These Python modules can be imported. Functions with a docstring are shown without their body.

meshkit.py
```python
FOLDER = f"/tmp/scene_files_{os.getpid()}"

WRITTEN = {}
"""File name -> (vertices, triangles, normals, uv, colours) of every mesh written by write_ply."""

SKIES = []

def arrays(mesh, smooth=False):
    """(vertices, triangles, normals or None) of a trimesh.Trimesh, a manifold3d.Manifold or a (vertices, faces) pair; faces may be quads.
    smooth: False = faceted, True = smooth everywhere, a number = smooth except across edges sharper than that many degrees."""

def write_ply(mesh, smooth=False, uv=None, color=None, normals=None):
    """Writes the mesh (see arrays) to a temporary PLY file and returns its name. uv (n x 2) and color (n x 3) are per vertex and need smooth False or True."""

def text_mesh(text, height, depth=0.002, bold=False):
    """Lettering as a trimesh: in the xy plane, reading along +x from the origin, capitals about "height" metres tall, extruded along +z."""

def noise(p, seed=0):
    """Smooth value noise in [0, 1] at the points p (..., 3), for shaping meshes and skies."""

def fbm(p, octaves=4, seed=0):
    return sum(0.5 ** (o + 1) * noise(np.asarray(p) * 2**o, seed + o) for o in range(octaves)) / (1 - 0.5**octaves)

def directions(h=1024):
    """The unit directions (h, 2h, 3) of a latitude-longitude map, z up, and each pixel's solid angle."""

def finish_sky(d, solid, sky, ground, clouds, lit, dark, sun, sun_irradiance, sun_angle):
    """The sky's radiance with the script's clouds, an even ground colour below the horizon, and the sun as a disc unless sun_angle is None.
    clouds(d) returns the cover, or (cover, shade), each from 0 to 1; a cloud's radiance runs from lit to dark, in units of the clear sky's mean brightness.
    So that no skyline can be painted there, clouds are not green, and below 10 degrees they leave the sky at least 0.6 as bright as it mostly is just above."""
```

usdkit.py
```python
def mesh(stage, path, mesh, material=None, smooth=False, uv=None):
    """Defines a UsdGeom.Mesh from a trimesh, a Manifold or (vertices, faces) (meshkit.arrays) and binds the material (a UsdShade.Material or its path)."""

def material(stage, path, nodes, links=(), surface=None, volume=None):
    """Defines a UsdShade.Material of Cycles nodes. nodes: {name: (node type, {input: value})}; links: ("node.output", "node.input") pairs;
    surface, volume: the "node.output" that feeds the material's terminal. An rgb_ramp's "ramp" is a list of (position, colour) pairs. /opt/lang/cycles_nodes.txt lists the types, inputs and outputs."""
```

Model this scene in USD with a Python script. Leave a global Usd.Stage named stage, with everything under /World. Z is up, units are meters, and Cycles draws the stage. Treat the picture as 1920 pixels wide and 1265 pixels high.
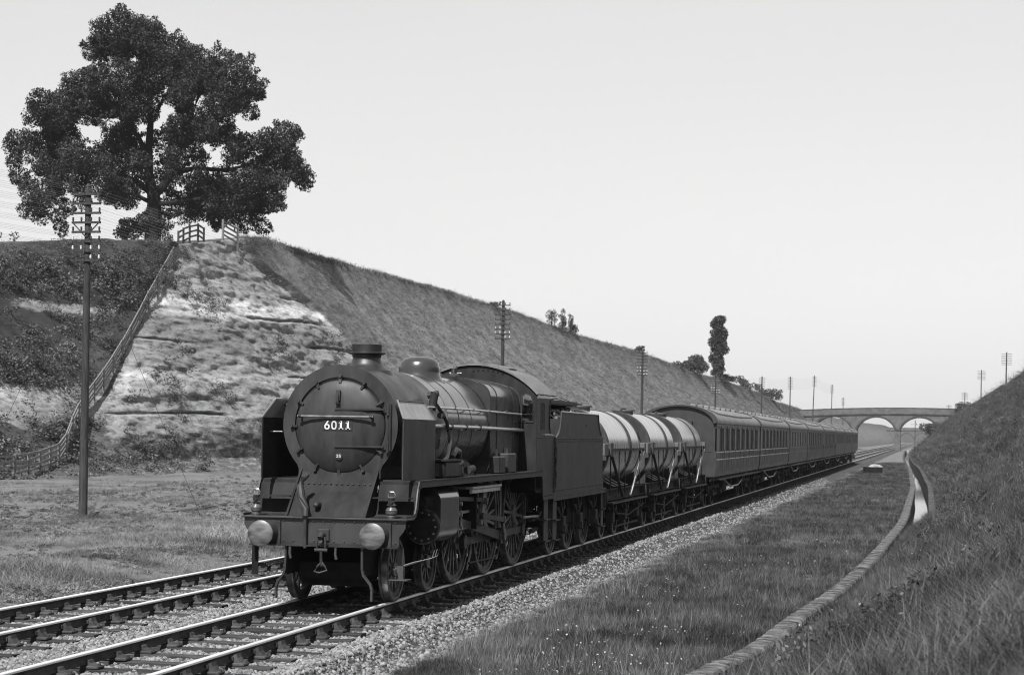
import math, random, numpy as np, trimesh, usdkit, meshkit
from shapely.geometry import Polygon, box as sbox
from shapely import affinity
from pxr import Usd, UsdGeom, UsdLux, UsdShade, Gf, Sdf, Vt

PI = math.pi
stage = Usd.Stage.CreateInMemory()
UsdGeom.SetStageUpAxis(stage, 'Z')
UsdGeom.SetStageMetersPerUnit(stage, 1.0)
UsdGeom.Xform.Define(stage, '/World')
UsdGeom.Scope.Define(stage, '/World/Looks')

# ---------------------------------------------------------------- camera, sky, sun
F_PX, CAM, YAW, ROLL, SHIFT = 3438.0, (8.826, 0.0, 2.646), 0.2238, 0.0156, 177.4
cam = UsdGeom.Camera.Define(stage, '/World/camera')
_r = np.array([math.cos(YAW), math.sin(YAW), 0]); _a = np.array([-math.sin(YAW), math.cos(YAW), 0]); _u = np.array([0, 0, 1.0])
_cr = _r * math.cos(ROLL) + _u * math.sin(ROLL); _cu = _u * math.cos(ROLL) - _r * math.sin(ROLL)
cam.AddTransformOp().Set(Gf.Matrix4d(*_cr, 0, *_cu, 0, *(-_a), 0, *CAM, 1))
cam.CreateHorizontalApertureAttr(36.0)
cam.CreateFocalLengthAttr(F_PX / 1920 * 36.0)
cam.CreateHorizontalApertureOffsetAttr(SHIFT * math.sin(ROLL) / 1920 * 36.0)
cam.CreateVerticalApertureOffsetAttr(SHIFT * math.cos(ROLL) / 1920 * 36.0)
cam.CreateClippingRangeAttr(Gf.Vec2f(0.1, 20000))
cam.CreateFStopAttr(4.0)
cam.CreateFocusDistanceAttr(33.0)
EXPOSURE = 1.0
cam.GetPrim().CreateAttribute('exposure', Sdf.ValueTypeNames.Float).Set(EXPOSURE)

SUN = np.array([-0.07, -0.64, 0.77]); SUN /= np.linalg.norm(SUN)
SUN_INTENSITY, SKY_STRENGTH = 1.2, 0.062
sun = UsdLux.DistantLight.Define(stage, '/World/sun')
sun.CreateIntensityAttr(SUN_INTENSITY); sun.CreateAngleAttr(0.6); sun.CreateNormalizeAttr(True)
sun.CreateColorAttr(Gf.Vec3f(1.0, 1.0, 1.0))
_z = SUN; _x = np.cross([0, 0, 1.0], _z); _x /= np.linalg.norm(_x); _y = np.cross(_z, _x)
sun.AddTransformOp().Set(Gf.Matrix4d(*_x, 0, *_y, 0, *_z, 0, 0, 0, 200, 1))
sky_mat = usdkit.material(stage, '/World/Looks/sky_look', {
    's': ('sky_texture', {'sky_type': 'single_scattering', 'sun_disc': False, 'sun_elevation': math.asin(SUN[2]),
                          'sun_rotation': math.atan2(SUN[0], SUN[1]), 'altitude': 60.0, 'air_density': 1.0, 'aerosol_density': 0.5, 'ozone_density': 1.0}),
    'sep': ('separate_color', {'color_type': 'rgb'}),      # a blue-sensitive plate: the grey of the picture is the blue light of the sky
    'tc': ('texture_coordinate', {}), 'mp': ('mapping', {'scale': (1, 1, 3), 'mapping_type': 'point'}), 'n': ('noise_texture', {'scale': 2.2, 'detail': 5.0, 'roughness': .55}),
    'mr': ('map_range', {'from_min': .3, 'from_max': .7, 'to_min': .40, 'to_max': .66}),   # a thin even veil of high cloud
    'm': ('mix_float', {'b': 6.6}),
    'c': ('combine_color', {'color_type': 'rgb'}),
    'b': ('background_shader', {'strength': SKY_STRENGTH})},
    [('s.color', 'sep.color'), ('sep.b', 'm.a'), ('tc.generated', 'mp.vector'), ('mp.vector', 'n.vector'), ('n.fac', 'mr.value'), ('mr.result', 'm.fac'), ('m.value' if False else 'm.result', 'c.r'), ('m.result', 'c.g'), ('m.result', 'c.b'), ('c.color', 'b.color')], surface='b.background')
dome = UsdLux.DomeLight.Define(stage, '/World/sky')
UsdShade.MaterialBindingAPI.Apply(dome.GetPrim()).Bind(sky_mat)
for k_, v_ in (('kind', 'structure'), ('label', 'pale even sky over the railway cutting'), ('category', 'sky')):
    dome.GetPrim().SetCustomDataByKey(k_, v_)

# ---------------------------------------------------------------- helpers
_count = {}
def numbered(parent, name):
    k = (parent, name); n = _count.get(k, 0); _count[k] = n + 1
    return f'{parent}/{name}' if n == 0 else f'{parent}/{name}_{n:03d}'
def tagp(path, label=None, cat=None, group=None, kind=None):
    p = stage.GetPrimAtPath(path)
    for k, v in (('label', label), ('category', cat), ('group', group), ('kind', kind)):
        if v: p.SetCustomDataByKey(k, v)
    return path
def obj(name, mesh, m, parent='/World', smooth=30, label=None):
    path = numbered(parent, name)
    if isinstance(mesh, MB): mesh = mesh.get()
    usdkit.mesh(stage, path, mesh, MATS[m] if isinstance(m, str) else m, smooth=smooth)
    if label: tagp(path, label)
    return path
def thing(name, label, cat, loc=(0, 0, 0), rotz=0.0, group=None, kind=None):
    path = numbered('/World', name)
    x = UsdGeom.Xform.Define(stage, path)
    x.AddTranslateOp().Set(Gf.Vec3d(*map(float, loc))); x.AddRotateZOp().Set(float(rotz))
    return tagp(path, label, cat, group, kind)
def dup(src, name, label, loc, rotz=0.0, group=None, scale=None):
    path = numbered('/World', name)
    x = UsdGeom.Xform.Define(stage, path)
    x.GetPrim().GetReferences().AddInternalReference(src); x.GetPrim().SetInstanceable(True)
    x.ClearXformOpOrder()
    x.AddTranslateOp().Set(Gf.Vec3d(*map(float, loc))); x.AddRotateZOp().Set(float(rotz))
    if scale: x.AddScaleOp().Set(Gf.Vec3f(*scale))
    src_p = stage.GetPrimAtPath(src)
    return tagp(path, label, src_p.GetCustomDataByKey('category'), group or src_p.GetCustomDataByKey('group'))

class MB:
    """collects triangles of one mesh"""
    def __init__(s): s.v = []; s.f = []; s.n = 0
    def add(s, v, f):
        v = np.asarray(v, float); f = np.asarray(f, int)
        if f.shape[1] == 4: f = np.vstack([f[:, [0, 1, 2]], f[:, [0, 2, 3]]])
        s.v.append(v); s.f.append(f + s.n); s.n += len(v); return s
    def get(s): return (np.vstack(s.v), np.vstack(s.f))
    def tm(s, m, T=None):
        v = np.array(m.vertices)
        if T is not None: v = trimesh.transform_points(v, T)
        return s.add(v, np.array(m.faces))
    def box(s, x0, x1, y0, y1, z0, z1, T=None):
        v = np.array([[x, y, z] for x in (x0, x1) for y in (y0, y1) for z in (z0, z1)], float)
        if T is not None: v = trimesh.transform_points(v, T)
        return s.add(v, [[0, 1, 3, 2], [4, 6, 7, 5], [0, 4, 5, 1], [2, 3, 7, 6], [0, 2, 6, 4], [1, 5, 7, 3]])
    def bbox(s, x0, x1, y0, y1, z0, z1, b=.01):
        c = []
        for x in (x0, x1):
            for y in (y0, y1):
                for z in (z0, z1):
                    sx, sy, sz = (1 if x == x0 else -1), (1 if y == y0 else -1), (1 if z == z0 else -1)
                    c += [[x, y + sy * b, z + sz * b], [x + sx * b, y, z + sz * b], [x + sx * b, y + sy * b, z]]
        return s.tm(trimesh.convex.convex_hull(np.array(c)))
    def beam(s, p0, p1, w, h, up=(0, 0, 1)):
        p0 = np.array(p0, float); p1 = np.array(p1, float); d = p1 - p0; L = np.linalg.norm(d); d /= L
        a = np.cross(d, up); a /= np.linalg.norm(a) + 1e-9; b = np.cross(a, d)
        c = [(-w / 2, -h / 2), (w / 2, -h / 2), (w / 2, h / 2), (-w / 2, h / 2)]
        v = [p + a * i + b * j for p in (p0, p1) for i, j in c]
        return s.add(v, [[3, 2, 1, 0], [4, 5, 6, 7], [0, 1, 5, 4], [1, 2, 6, 5], [2, 3, 7, 6], [3, 0, 4, 7]])
    def cyl(s, p0, p1, r0, r1=None, n=16, cap=True):
        r1 = r0 if r1 is None else r1
        p0 = np.array(p0, float); p1 = np.array(p1, float); d = p1 - p0; d /= np.linalg.norm(d)
        t = np.array([0, 0, 1.0]) if abs(d[2]) < .9 else np.array([1.0, 0, 0])
        a = np.cross(t, d); a /= np.linalg.norm(a); b = np.cross(d, a)
        an = np.arange(n) * 2 * PI / n
        ring = np.cos(an)[:, None] * a + np.sin(an)[:, None] * b
        i = np.arange(n); j = (i + 1) % n
        s.add(np.vstack([p0 + ring * r0, p1 + ring * r1]), np.stack([i, j, j + n, i + n], 1))
        if cap:
            for p, r, fl in ((p0, r0, True), (p1, r1, False)):
                if r > 1e-6:
                    f = np.stack([np.full(n, n), i, j], 1)
                    s.add(np.vstack([p + ring * r, p]), f[:, ::-1] if fl else f)
        return s
    def tube(s, pts, r, n=6):
        p = np.asarray(pts, float); m = len(p)
        t = np.gradient(p, axis=0); t /= np.linalg.norm(t, axis=1, keepdims=True) + 1e-12
        a = np.cross(t, np.where(np.abs(t[:, 2:]) < .9, [0, 0, 1.0], [1.0, 0, 0])); a /= np.linalg.norm(a, axis=1, keepdims=True) + 1e-12
        b = np.cross(t, a); an = np.arange(n) * 2 * PI / n
        r = np.broadcast_to(r, (m,))
        v = p[:, None] + r[:, None, None] * (np.cos(an)[None, :, None] * a[:, None] + np.sin(an)[None, :, None] * b[:, None])
        i, j = np.meshgrid(np.arange(m - 1), np.arange(n), indexing='ij')
        q = np.stack([i * n + j, i * n + (j + 1) % n, (i + 1) * n + (j + 1) % n, (i + 1) * n + j], -1).reshape(-1, 4)[:, ::-1]
        s.add(v.reshape(-1, 3), q)
        e = np.arange(1, n - 1)
        s.add(v[0], np.stack([np.zeros_like(e), e, e + 1], 1)); s.add(v[-1], np.stack([np.zeros_like(e), e + 1, e], 1))
        return s
    def lathe(s, prof, o, ax='z', n=32, a0=0.0, a1=2 * PI):
        """prof: (radius, height along the axis) from low to high height, outside faces outward"""
        prof = np.array(prof, float); m = len(prof); full = abs(a1 - a0 - 2 * PI) < 1e-6
        an = a0 + (a1 - a0) * np.arange(n if full else n + 1) / n; k = len(an)
        c, d, h = prof[:, 0][:, None] * np.cos(an), prof[:, 0][:, None] * np.sin(an), np.repeat(prof[:, 1][:, None], k, 1)
        v = {'z': (c, d, h), 'x': (h, c, d), 'y': (d, h, c)}[ax]
        v = np.stack(v, -1) + np.asarray(o, float)
        i, j = np.meshgrid(np.arange(m - 1), np.arange(n), indexing='ij'); jn = (j + 1) % k
        q = np.stack([i * k + j, i * k + jn, (i + 1) * k + jn, (i + 1) * k + j], -1).reshape(-1, 4)
        return s.add(v.reshape(-1, 3), q)
    def prism(s, poly, ax, a, b):
        """poly in the plane across the axis: x -> (y, z), y -> (x, z), z -> (x, y)"""
        pg = poly if isinstance(poly, Polygon) else Polygon(poly)
        if not pg.is_valid: pg = pg.buffer(0)
        m = trimesh.creation.extrude_polygon(pg, b - a, engine='earcut')
        v = np.array(m.vertices); f = np.array(m.faces); v[:, 2] += a
        if ax == 'x': v = v[:, [2, 0, 1]]
        elif ax == 'y': v = v[:, [0, 2, 1]]; f = f[:, ::-1]
        return s.add(v, f)
    def grid(s, P, flip=False):
        P = np.asarray(P, float); m, n = P.shape[:2]
        i, j = np.meshgrid(np.arange(m - 1), np.arange(n - 1), indexing='ij')
        q = np.stack([i * n + j, i * n + j + 1, (i + 1) * n + j + 1, (i + 1) * n + j], -1).reshape(-1, 4)
        return s.add(P.reshape(-1, 3), q[:, ::-1] if flip else q)
    def ball(s, c, r, sub=2, sc=(1, 1, 1)):
        m = trimesh.creation.icosphere(sub, r); return s.add(np.array(m.vertices) * sc + np.asarray(c, float), np.array(m.faces))
    def ring(s, poly_in, poly_out): pass

def arc(cx, cy, r, a0, a1, n=10):
    return [(cx + r * math.cos(math.radians(a0 + (a1 - a0) * k / n)), cy + r * math.sin(math.radians(a0 + (a1 - a0) * k / n))) for k in range(n + 1)]

MATS = {}
def G(x):
    x = x * .82 if x < .8 else x          # greys as the blue-sensitive plate records them
    return (x, x, x)
def mat(name, a, b=None, scale=2.0, rough=.6, spec=.4, metal=0.0, bump=0.0, bscale=25.0, bdist=.01, detail=6.0, at='object', stretch=(1, 1, 1),
        lohi=(.38, .62), vary=0.0, coat=0.0, rrough=0.0, nrough=.6):
    b = a if b is None else b
    n = {'p': ('principled_bsdf', {'roughness': rough, 'specular_ior_level': spec, 'metallic': metal, 'base_color': G(a), 'coat_weight': coat, 'coat_roughness': .12})}
    L = []
    n['tc'] = ('geometry', {}) if at == 'world' else ('texture_coordinate', {})
    src = 'tc.position' if at == 'world' else 'tc.object'
    n['map'] = ('mapping', {'scale': stretch, 'mapping_type': 'point'}); L.append((src, 'map.vector'))
    col = None
    if b != a:
        n['n'] = ('noise_texture', {'scale': scale, 'detail': detail, 'roughness': nrough}); n['r'] = ('rgb_ramp', {'ramp': [(lohi[0], G(a)), (lohi[1], G(b))]})
        L += [('map.vector', 'n.vector'), ('n.fac', 'r.fac')]; col = 'r.color'
        if rrough:
            n['rr'] = ('map_range', {'from_min': .3, 'from_max': .7, 'to_min': rough - rrough, 'to_max': rough + rrough})
            L += [('n.fac', 'rr.value'), ('rr.result', 'p.roughness')]
    if vary:
        n['oi'] = ('object_info', {}); n['vr'] = ('map_range', {'from_min': 0.0, 'from_max': 1.0, 'to_min': 1 - vary, 'to_max': 1 + vary})
        n['vm'] = ('vector_math', {'math_type': 'scale', 'vector1': G(a)})
        L += [('oi.random', 'vr.value'), ('vr.result', 'vm.scale')]
        if col: L.append((col, 'vm.vector1'))
        col = 'vm.vector'
    if col: L.append((col, 'p.base_color'))
    if bump:
        n['bn'] = ('noise_texture', {'scale': bscale, 'detail': 5.0, 'roughness': .6}); n['bp'] = ('bump', {'strength': bump, 'distance': bdist})
        L += [('map.vector', 'bn.vector'), ('bn.fac', 'bp.height'), ('bp.normal', 'p.normal')]
    MATS[name] = usdkit.material(stage, f'/World/Looks/{name}', n, L, surface='p.BSDF')
    return MATS[name]

# ---------------------------------------------------------------- materials (a black and white photograph: all greys)
mat('loco_black', .008, .026, scale=1.9, rough=.40, spec=.5, bump=.3, bscale=8, bdist=.004, rrough=.14, lohi=(.3, .7))
mat('loco_grime', .014, .032, scale=3.5, rough=.6, spec=.3, bump=.3, bscale=18, bdist=.004)
mat('loco_clad', .014, .024, scale=2.5, rough=.26, spec=.7, bump=.15, bscale=5, bdist=.003, rrough=.07, coat=.5)
mat('loco_side', .014, .038, scale=1.6, rough=.42, spec=.5, bump=.25, bscale=7, bdist=.004, rrough=.12, stretch=(1, 1.3, .6), lohi=(.3, .7))
mat('dull_black', .006, .012, scale=4, rough=.85, spec=.1)
mat('frame_black', .006, .014, scale=5, rough=.75, spec=.12, bump=.4, bscale=25, bdist=.006)
mat('steel', .30, .48, scale=5, rough=.42, spec=.5, metal=.6, bump=.2, bscale=30, bdist=.002)
mat('bright_steel', .55, .72, scale=6, rough=.3, metal=.85)
mat('motion_steel', .07, .26, scale=7, rough=.34, metal=.55)
mat('wheel_face', .04, .13, scale=6, rough=.36, spec=.6)
mat('white_paint', .42, .55, scale=8, rough=.6)
mat('plate_black', .012, rough=.5)
mat('lamp_paint', .09, .15, scale=6, rough=.3, spec=.5, metal=.5)
mat('coal', .012, .03, scale=12, rough=.5, spec=.5, bump=.5, bscale=20, bdist=.02)
mat('wood_grey', .09, .2, scale=3, stretch=(6, 6, 1), rough=.85, spec=.15, bump=.3, bscale=12)
mat('pole_wood', .022, .05, scale=3, stretch=(8, 8, .8), rough=.8, spec=.2, bump=.4, bscale=10, bdist=.01)
mat('porcelain', .55, rough=.25, spec=.5)
mat('brown_porcelain', .04, rough=.3, spec=.5)
mat('wire', .22, rough=.5, metal=.3)
mat('rail_rust', .028, .06, scale=5, rough=.75, spec=.25, bump=.3, bscale=30, bdist=.003, at='world')
mat('rail_top', .78, .9, scale=3, rough=.4, metal=.5, at='world', stretch=(1, .05, 1))
mat('chair_iron', .03, .06, scale=9, rough=.75, spec=.25, vary=.25)
mat('sleeper_wood', .024, .062, scale=3.2, stretch=(.7, 9, 9), rough=.85, spec=.15, bump=.7, bscale=6, bdist=.025, vary=.35)
mat('tank_silver', .26, .79, scale=2.2, stretch=(.5, 5.5, .5), rough=.26, metal=.8, bump=.15, bscale=4, bdist=.004, lohi=(.34, .6), rrough=.08)
mat('tank_end', .06, .09, scale=3, rough=.6)
mat('tank_strap', .02, .035, scale=4, rough=.6)
mat('wagon_iron', .012, .034, scale=6, rough=.7, spec=.3, bump=.4, bscale=20, bdist=.005)
mat('pale_grey', .24, .40, scale=4, rough=.55)
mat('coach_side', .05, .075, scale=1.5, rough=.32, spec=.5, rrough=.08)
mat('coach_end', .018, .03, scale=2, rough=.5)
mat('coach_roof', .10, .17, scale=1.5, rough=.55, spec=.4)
mat('coach_glass', .012, rough=.08, spec=.7)
mat('coach_line', .65, rough=.4)
mat('coach_under', .008, .02, scale=5, rough=.7)
mat('bridge_stone', .07, .11, scale=.8, rough=.9, spec=.15, bump=.4, bscale=3, bdist=.05, at='world')
mat('bridge_dark', .03, .055, scale=.8, rough=.9, spec=.15, at='world')
mat('concrete', .22, .4, scale=3.0, rough=.9, spec=.2, bump=.5, bscale=14, bdist=.02, at='world')
mat('loco_matt', .010, .030, scale=2.4, rough=.8, spec=.12, bump=.3, bscale=12, bdist=.004, stretch=(1.6, 1, .7), lohi=(.3, .7))
mat('coping_brick', .05, .135, scale=5.0, rough=.95, spec=.15, bump=.7, bscale=22, bdist=.015, vary=.4)
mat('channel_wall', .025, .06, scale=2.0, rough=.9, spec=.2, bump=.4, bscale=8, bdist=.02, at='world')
mat('water', .015, rough=.03, spec=.6, bump=.04, bscale=1.2, bdist=.01, at='world')
mat('ballast_stone', .08, .23, scale=8.0, rough=.95, spec=.15, vary=.6)
mat('ballast_bed', .03, .11, scale=14.0, rough=.95, spec=.1, bump=1.0, bscale=22, bdist=.06, at='world', lohi=(.35, .65))
mat('bark', .010, .022, scale=2.0, stretch=(4, 4, 1), rough=.9, spec=.1, bump=.6, bscale=5, bdist=.05, at='world')
mat('dark_leaf', .018, .05, scale=1.2, rough=.6, spec=.25, at='world')
mat('far_leaf', .04, .075, scale=1.0, rough=.8, spec=.1, at='world')
mat('tyre_steel', .07, .16, scale=6, rough=.32, metal=.6)
mat('buffer_face', .045, .17, scale=7, rough=.5, spec=.5, metal=.35, lohi=(.35, .66), bump=.3, bscale=22, bdist=.003, stretch=(.6, 1, 1.6))
mat('loco_front', .010, .034, scale=2.2, rough=.52, spec=.3, bump=.3, bscale=11, bdist=.004, stretch=(1.6, 1, .55), lohi=(.3, .7), rrough=.12)
mat('dome_paint', .016, .022, scale=2, rough=.25, spec=.7, coat=.4)
mat('deflector_sheen', .16, .26, scale=4, rough=.3, spec=.6)  # pale tone paints in the sky light on the leaning top
mat('cab_roof_paint', .09, .15, scale=4, rough=.5, spec=.4)
mat('rod_steel', .03, .06, scale=4, rough=.42, metal=.3)
mat('pale_bracket', .35, .5, scale=6, rough=.5)  # much paler than the rest of the motion
mat('cylinder_clad', .022, .034, scale=3, rough=.24, spec=.7, coat=.5)
nm = 'pane_glass'
MATS[nm] = usdkit.material(stage, f'/World/Looks/{nm}', {'t': ('transparent_bsdf', {'color': G(.85)}), 'g': ('glossy_bsdf', {'roughness': .04, 'color': G(.9)}), 'f': ('fresnel', {'IOR': 1.5}), 'm': ('mix_closure', {})},
                           [('f.fac', 'm.fac'), ('t.BSDF', 'm.closure1'), ('g.BSDF', 'm.closure2')], surface='m.closure')
mat('skin', .16, .22, scale=8, rough=.6)
mat('overall', .025, .05, scale=6, rough=.85, spec=.1)
mat('coach_mould', .13, .20, scale=3, rough=.4)
mat('boiler_glint', .16, .30, scale=4, rough=.3, metal=.5, bump=.15, bscale=6, bdist=.003)  # pale metal tone standing for a glint on the boiler
# ---------------------------------------------------------------- the lie of the land (x right of the near track, y along it, z from the rail tops)
fbm, vnoise = meshkit.fbm, meshkit.noise
def tab(t):
    t = np.array(t, float)
    return t[:, 0], t[:, 1:]
TOE = tab([(-60, -42), (60, -40), (88, -38.5), (108, -38.5), (125, -36.5), (153, -31), (200, -25), (250, -20.3), (300, -16.8), (350, -14), (440, -11.6), (470, -11.5), (600, -11), (800, -8.8), (1000, -8.0), (1300, -7)])
TOP = tab([(-60, -56, 12), (60, -56, 12.5), (100, -54.5, 14.2), (114, -53, 15.1), (122, -49.5, 15.9), (131, -46.2, 16.6), (141, -46.9, 17.9), (147, -47.8, 18.75), (154.1, -48.7, 19.5), (160, -48.1, 19.2),
           (168, -47.6, 19.0), (179, -46.5, 18.8), (192.9, -44.7, 18.5), (208.9, -42.6, 17.9), (227.7, -40.3, 17.1), (242.8, -37.6, 15.85), (261.6, -35.7, 15.4), (278.5, -34.4, 15.2), (296.4, -31.5, 13.9),
           (310, -30.3, 13.3), (345, -28.1, 12.6), (383, -25.6, 11.5), (405, -23.4, 10.0), (440, -22.6, 9.5), (470, -22.5, 9.4), (520, -22, 9.2), (600, -20.5, 9.0), (800, -17.5, 9.0), (1000, -14.5, 9.6), (1300, -14, 9)])
DL = tab([(-30, 3.6), (10, 5.1), (23.4, 6.08), (25, 6.32), (30.5, 6.65), (36.5, 7.04), (49.8, 7.49), (72, 7.88), (109, 7.86), (140, 7.55), (183, 7.01), (235, 5.96), (330, 4.6), (450, 3.6), (700, 3.4), (1300, 3.4)])
RTOP = tab([(-60, 18, 7), (0, 20, 8), (100, 23, 11.3), (200, 25, 13.9), (260, 24.6, 13.9), (305, 23.5, 13.2), (361, 19.7, 11.1), (412, 15.8, 8.8), (445, 14.3, 8.2), (470, 14.3, 8.4), (520, 15, 8), (700, 14, 7.5), (1300, 13, 7)])
def look(T, y, k=0): return np.interp(y, T[0], T[1][:, k])
WALL, CHAN = 0.27, 0.78
def ditch_l(y):
    f = getattr(ditch_l, 'f', None)
    if f is None:
        from scipy.interpolate import PchipInterpolator
        f = ditch_l.f = PchipInterpolator(DL[0], DL[1][:, 0])
    return f(y)
def ditch_r(y): return ditch_l(y) + WALL + .34 + (CHAN - .34) * (lambda q: q * q * (3 - 2 * q))(np.clip((np.asarray(y, float) - 60) / 13, 0, 1))          # inner face of the far wall
def zg(x, y):
    """the flat floor of the cutting"""
    x = np.asarray(x, float); y = np.asarray(y, float)
    p = np.stack([x * .25, y * .25, 0 * x], -1)
    field = -.34 + .22 * (fbm(p, 3, 5) - .5) * np.clip((-5.6 - x) / 2, 0, 1)
    # a low bank of turf at the lineside, left of the far track
    field = field + .28 * np.exp(-((x + 8.2) / 1.6) ** 2) * (fbm(np.stack([x * 0, y * .12, 0 * x], -1), 2, 9))
    form = -.56
    strip = -.44 + .12 * (fbm(p * 1.5, 3, 7) - .5)
    wl = np.clip((-4.9 - x) / .9, 0, 1); wr = np.clip((x - 1.7) / .9, 0, 1)
    wl = wl * wl * (3 - 2 * wl); wr = wr * wr * (3 - 2 * wr)
    return form + (field - form) * wl + (strip - form) * wr
def zright(x, y):
    """the bank on the right"""
    x = np.asarray(x, float); y = np.asarray(y, float)
    x0 = ditch_r(y) + WALL; xt = look(RTOP, y); zt = look(RTOP, y, 1)
    t = (x - x0) / (xt - x0)
    s = np.where(t < 1, t - .06 * np.sin(np.clip(t, 0, 1) * 2 * PI) * .5, 1 + .12 * (1 - np.exp(-(t - 1) * 2)))
    p = np.stack([x * .18, y * .18, 0 * x], -1)
    return -.36 + (zt + .36) * s + (fbm(p, 4, 3) - .5) * np.clip(t * 8, 0, 1) * 1.0

def RB(t): return np.interp(t, [0, .3, .5, .7, .9, 1], [160, 159.5, 158, 155, 148.5, 146.5])     # where rock gives way to the grass slope
def cliffness(Y, t):
    """1 where the bank is bare rock: between the fence and the grass slope"""
    right = np.clip((RB(t) - Y) / 1.2 + .5, 0, 1)
    left = np.clip((Y - (102.5 + 27.5 * t ** .95)) / 2.0 + .5, 0, 1)
    return right * left
def bank_left(Y, t, relief=True):
    """the bank on the left: t = 0 at its foot, 1 at its crest, beyond that the field above"""
    Y, t = np.broadcast_arrays(np.asarray(Y, float), np.asarray(t, float))
    x0, x1, z1 = look(TOE, Y), look(TOP, Y), look(TOP, Y, 1)
    z0 = -.45
    tc = np.clip(t, 0, 1)
    old = np.clip((172 - Y) / 12, 0, 1)                 # the steep part near the camera
    prof = tc + .05 * np.sin(tc * 2 * PI) * -1
    steep = tc ** 1.0
    sx = (1 - old) * prof + old * np.where(tc < .12, tc / .12 * .22, .22 + (tc - .12) / .88 * .78)
    sz = (1 - old) * tc + old * np.where(tc < .12, tc / .12 * .06, .06 + (tc - .12) / .88 * .94)
    x = x0 + (x1 - x0) * sx; z = z0 + (z1 - z0) * sz
    over = np.clip(t - 1, 0, None)
    x = x - over * 40; z = z - .35 * (1 - np.exp(-over * 4)) - over * .3
    if relief:
        c = cliffness(Y, tc)
        p = np.stack([x * .0 + z * .12, Y * .06, z * .16], -1)
        n1 = fbm(p, 5, 11) - .5
        n2 = fbm(np.stack([z * .4, Y * .26, z * .95], -1), 4, 12) - .5
        n3 = fbm(np.stack([Y * .8, z * 2.6, 0 * z], -1), 3, 15) - .5
        zz = z + 1.0 * (fbm(np.stack([Y * .06, 0 * Y, 0 * Y], -1), 3, 13) - .5) - .02 * (Y - 120)
        led = 0 * z
        for zc, d, w in ((3.75, .5, .10), (6.55, .85, .12), (9.0, .25, .2), (11.2, .7, .25), (12.2, .35, .12), (13.3, .55, .18), (15.2, .5, .2)):
            led = led + d / (1 + np.exp(-(zc - zz) / w * 2)) * 1.0 - d * .5
            led = led - 1.2 * np.exp(-((zz - zc + .10) / .075) ** 2) * np.clip(vnoise(np.stack([Y * .1, 0 * Y + zc, 0 * Y], -1), 21) * 2.6 - (.7 if zc < 8 else 1.2), 0, 1)   # undercut joints in the rock
        edge = np.clip((RB(tc) - Y), -3, 30)
        inset = -.55 * np.exp(-np.clip(edge, 0, None) / 3.0)
        foot = np.clip((tc - .1) * 8, 0, 1)
        x = x + c * foot * (1.0 * n1 + .85 * n2 + .6 * n3 + led * .6 + inset * .3)
        g = (1 - c) * np.clip(tc * 10, 0, 1)
        rough = .9 * np.clip((160 - Y) / 10, .35, 1)
        q = np.stack([x * .3, Y * .22, z * .3], -1)
        z = z + g * rough * (fbm(q, 4, 17) - .5) * 1.2
    return x, z

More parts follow.
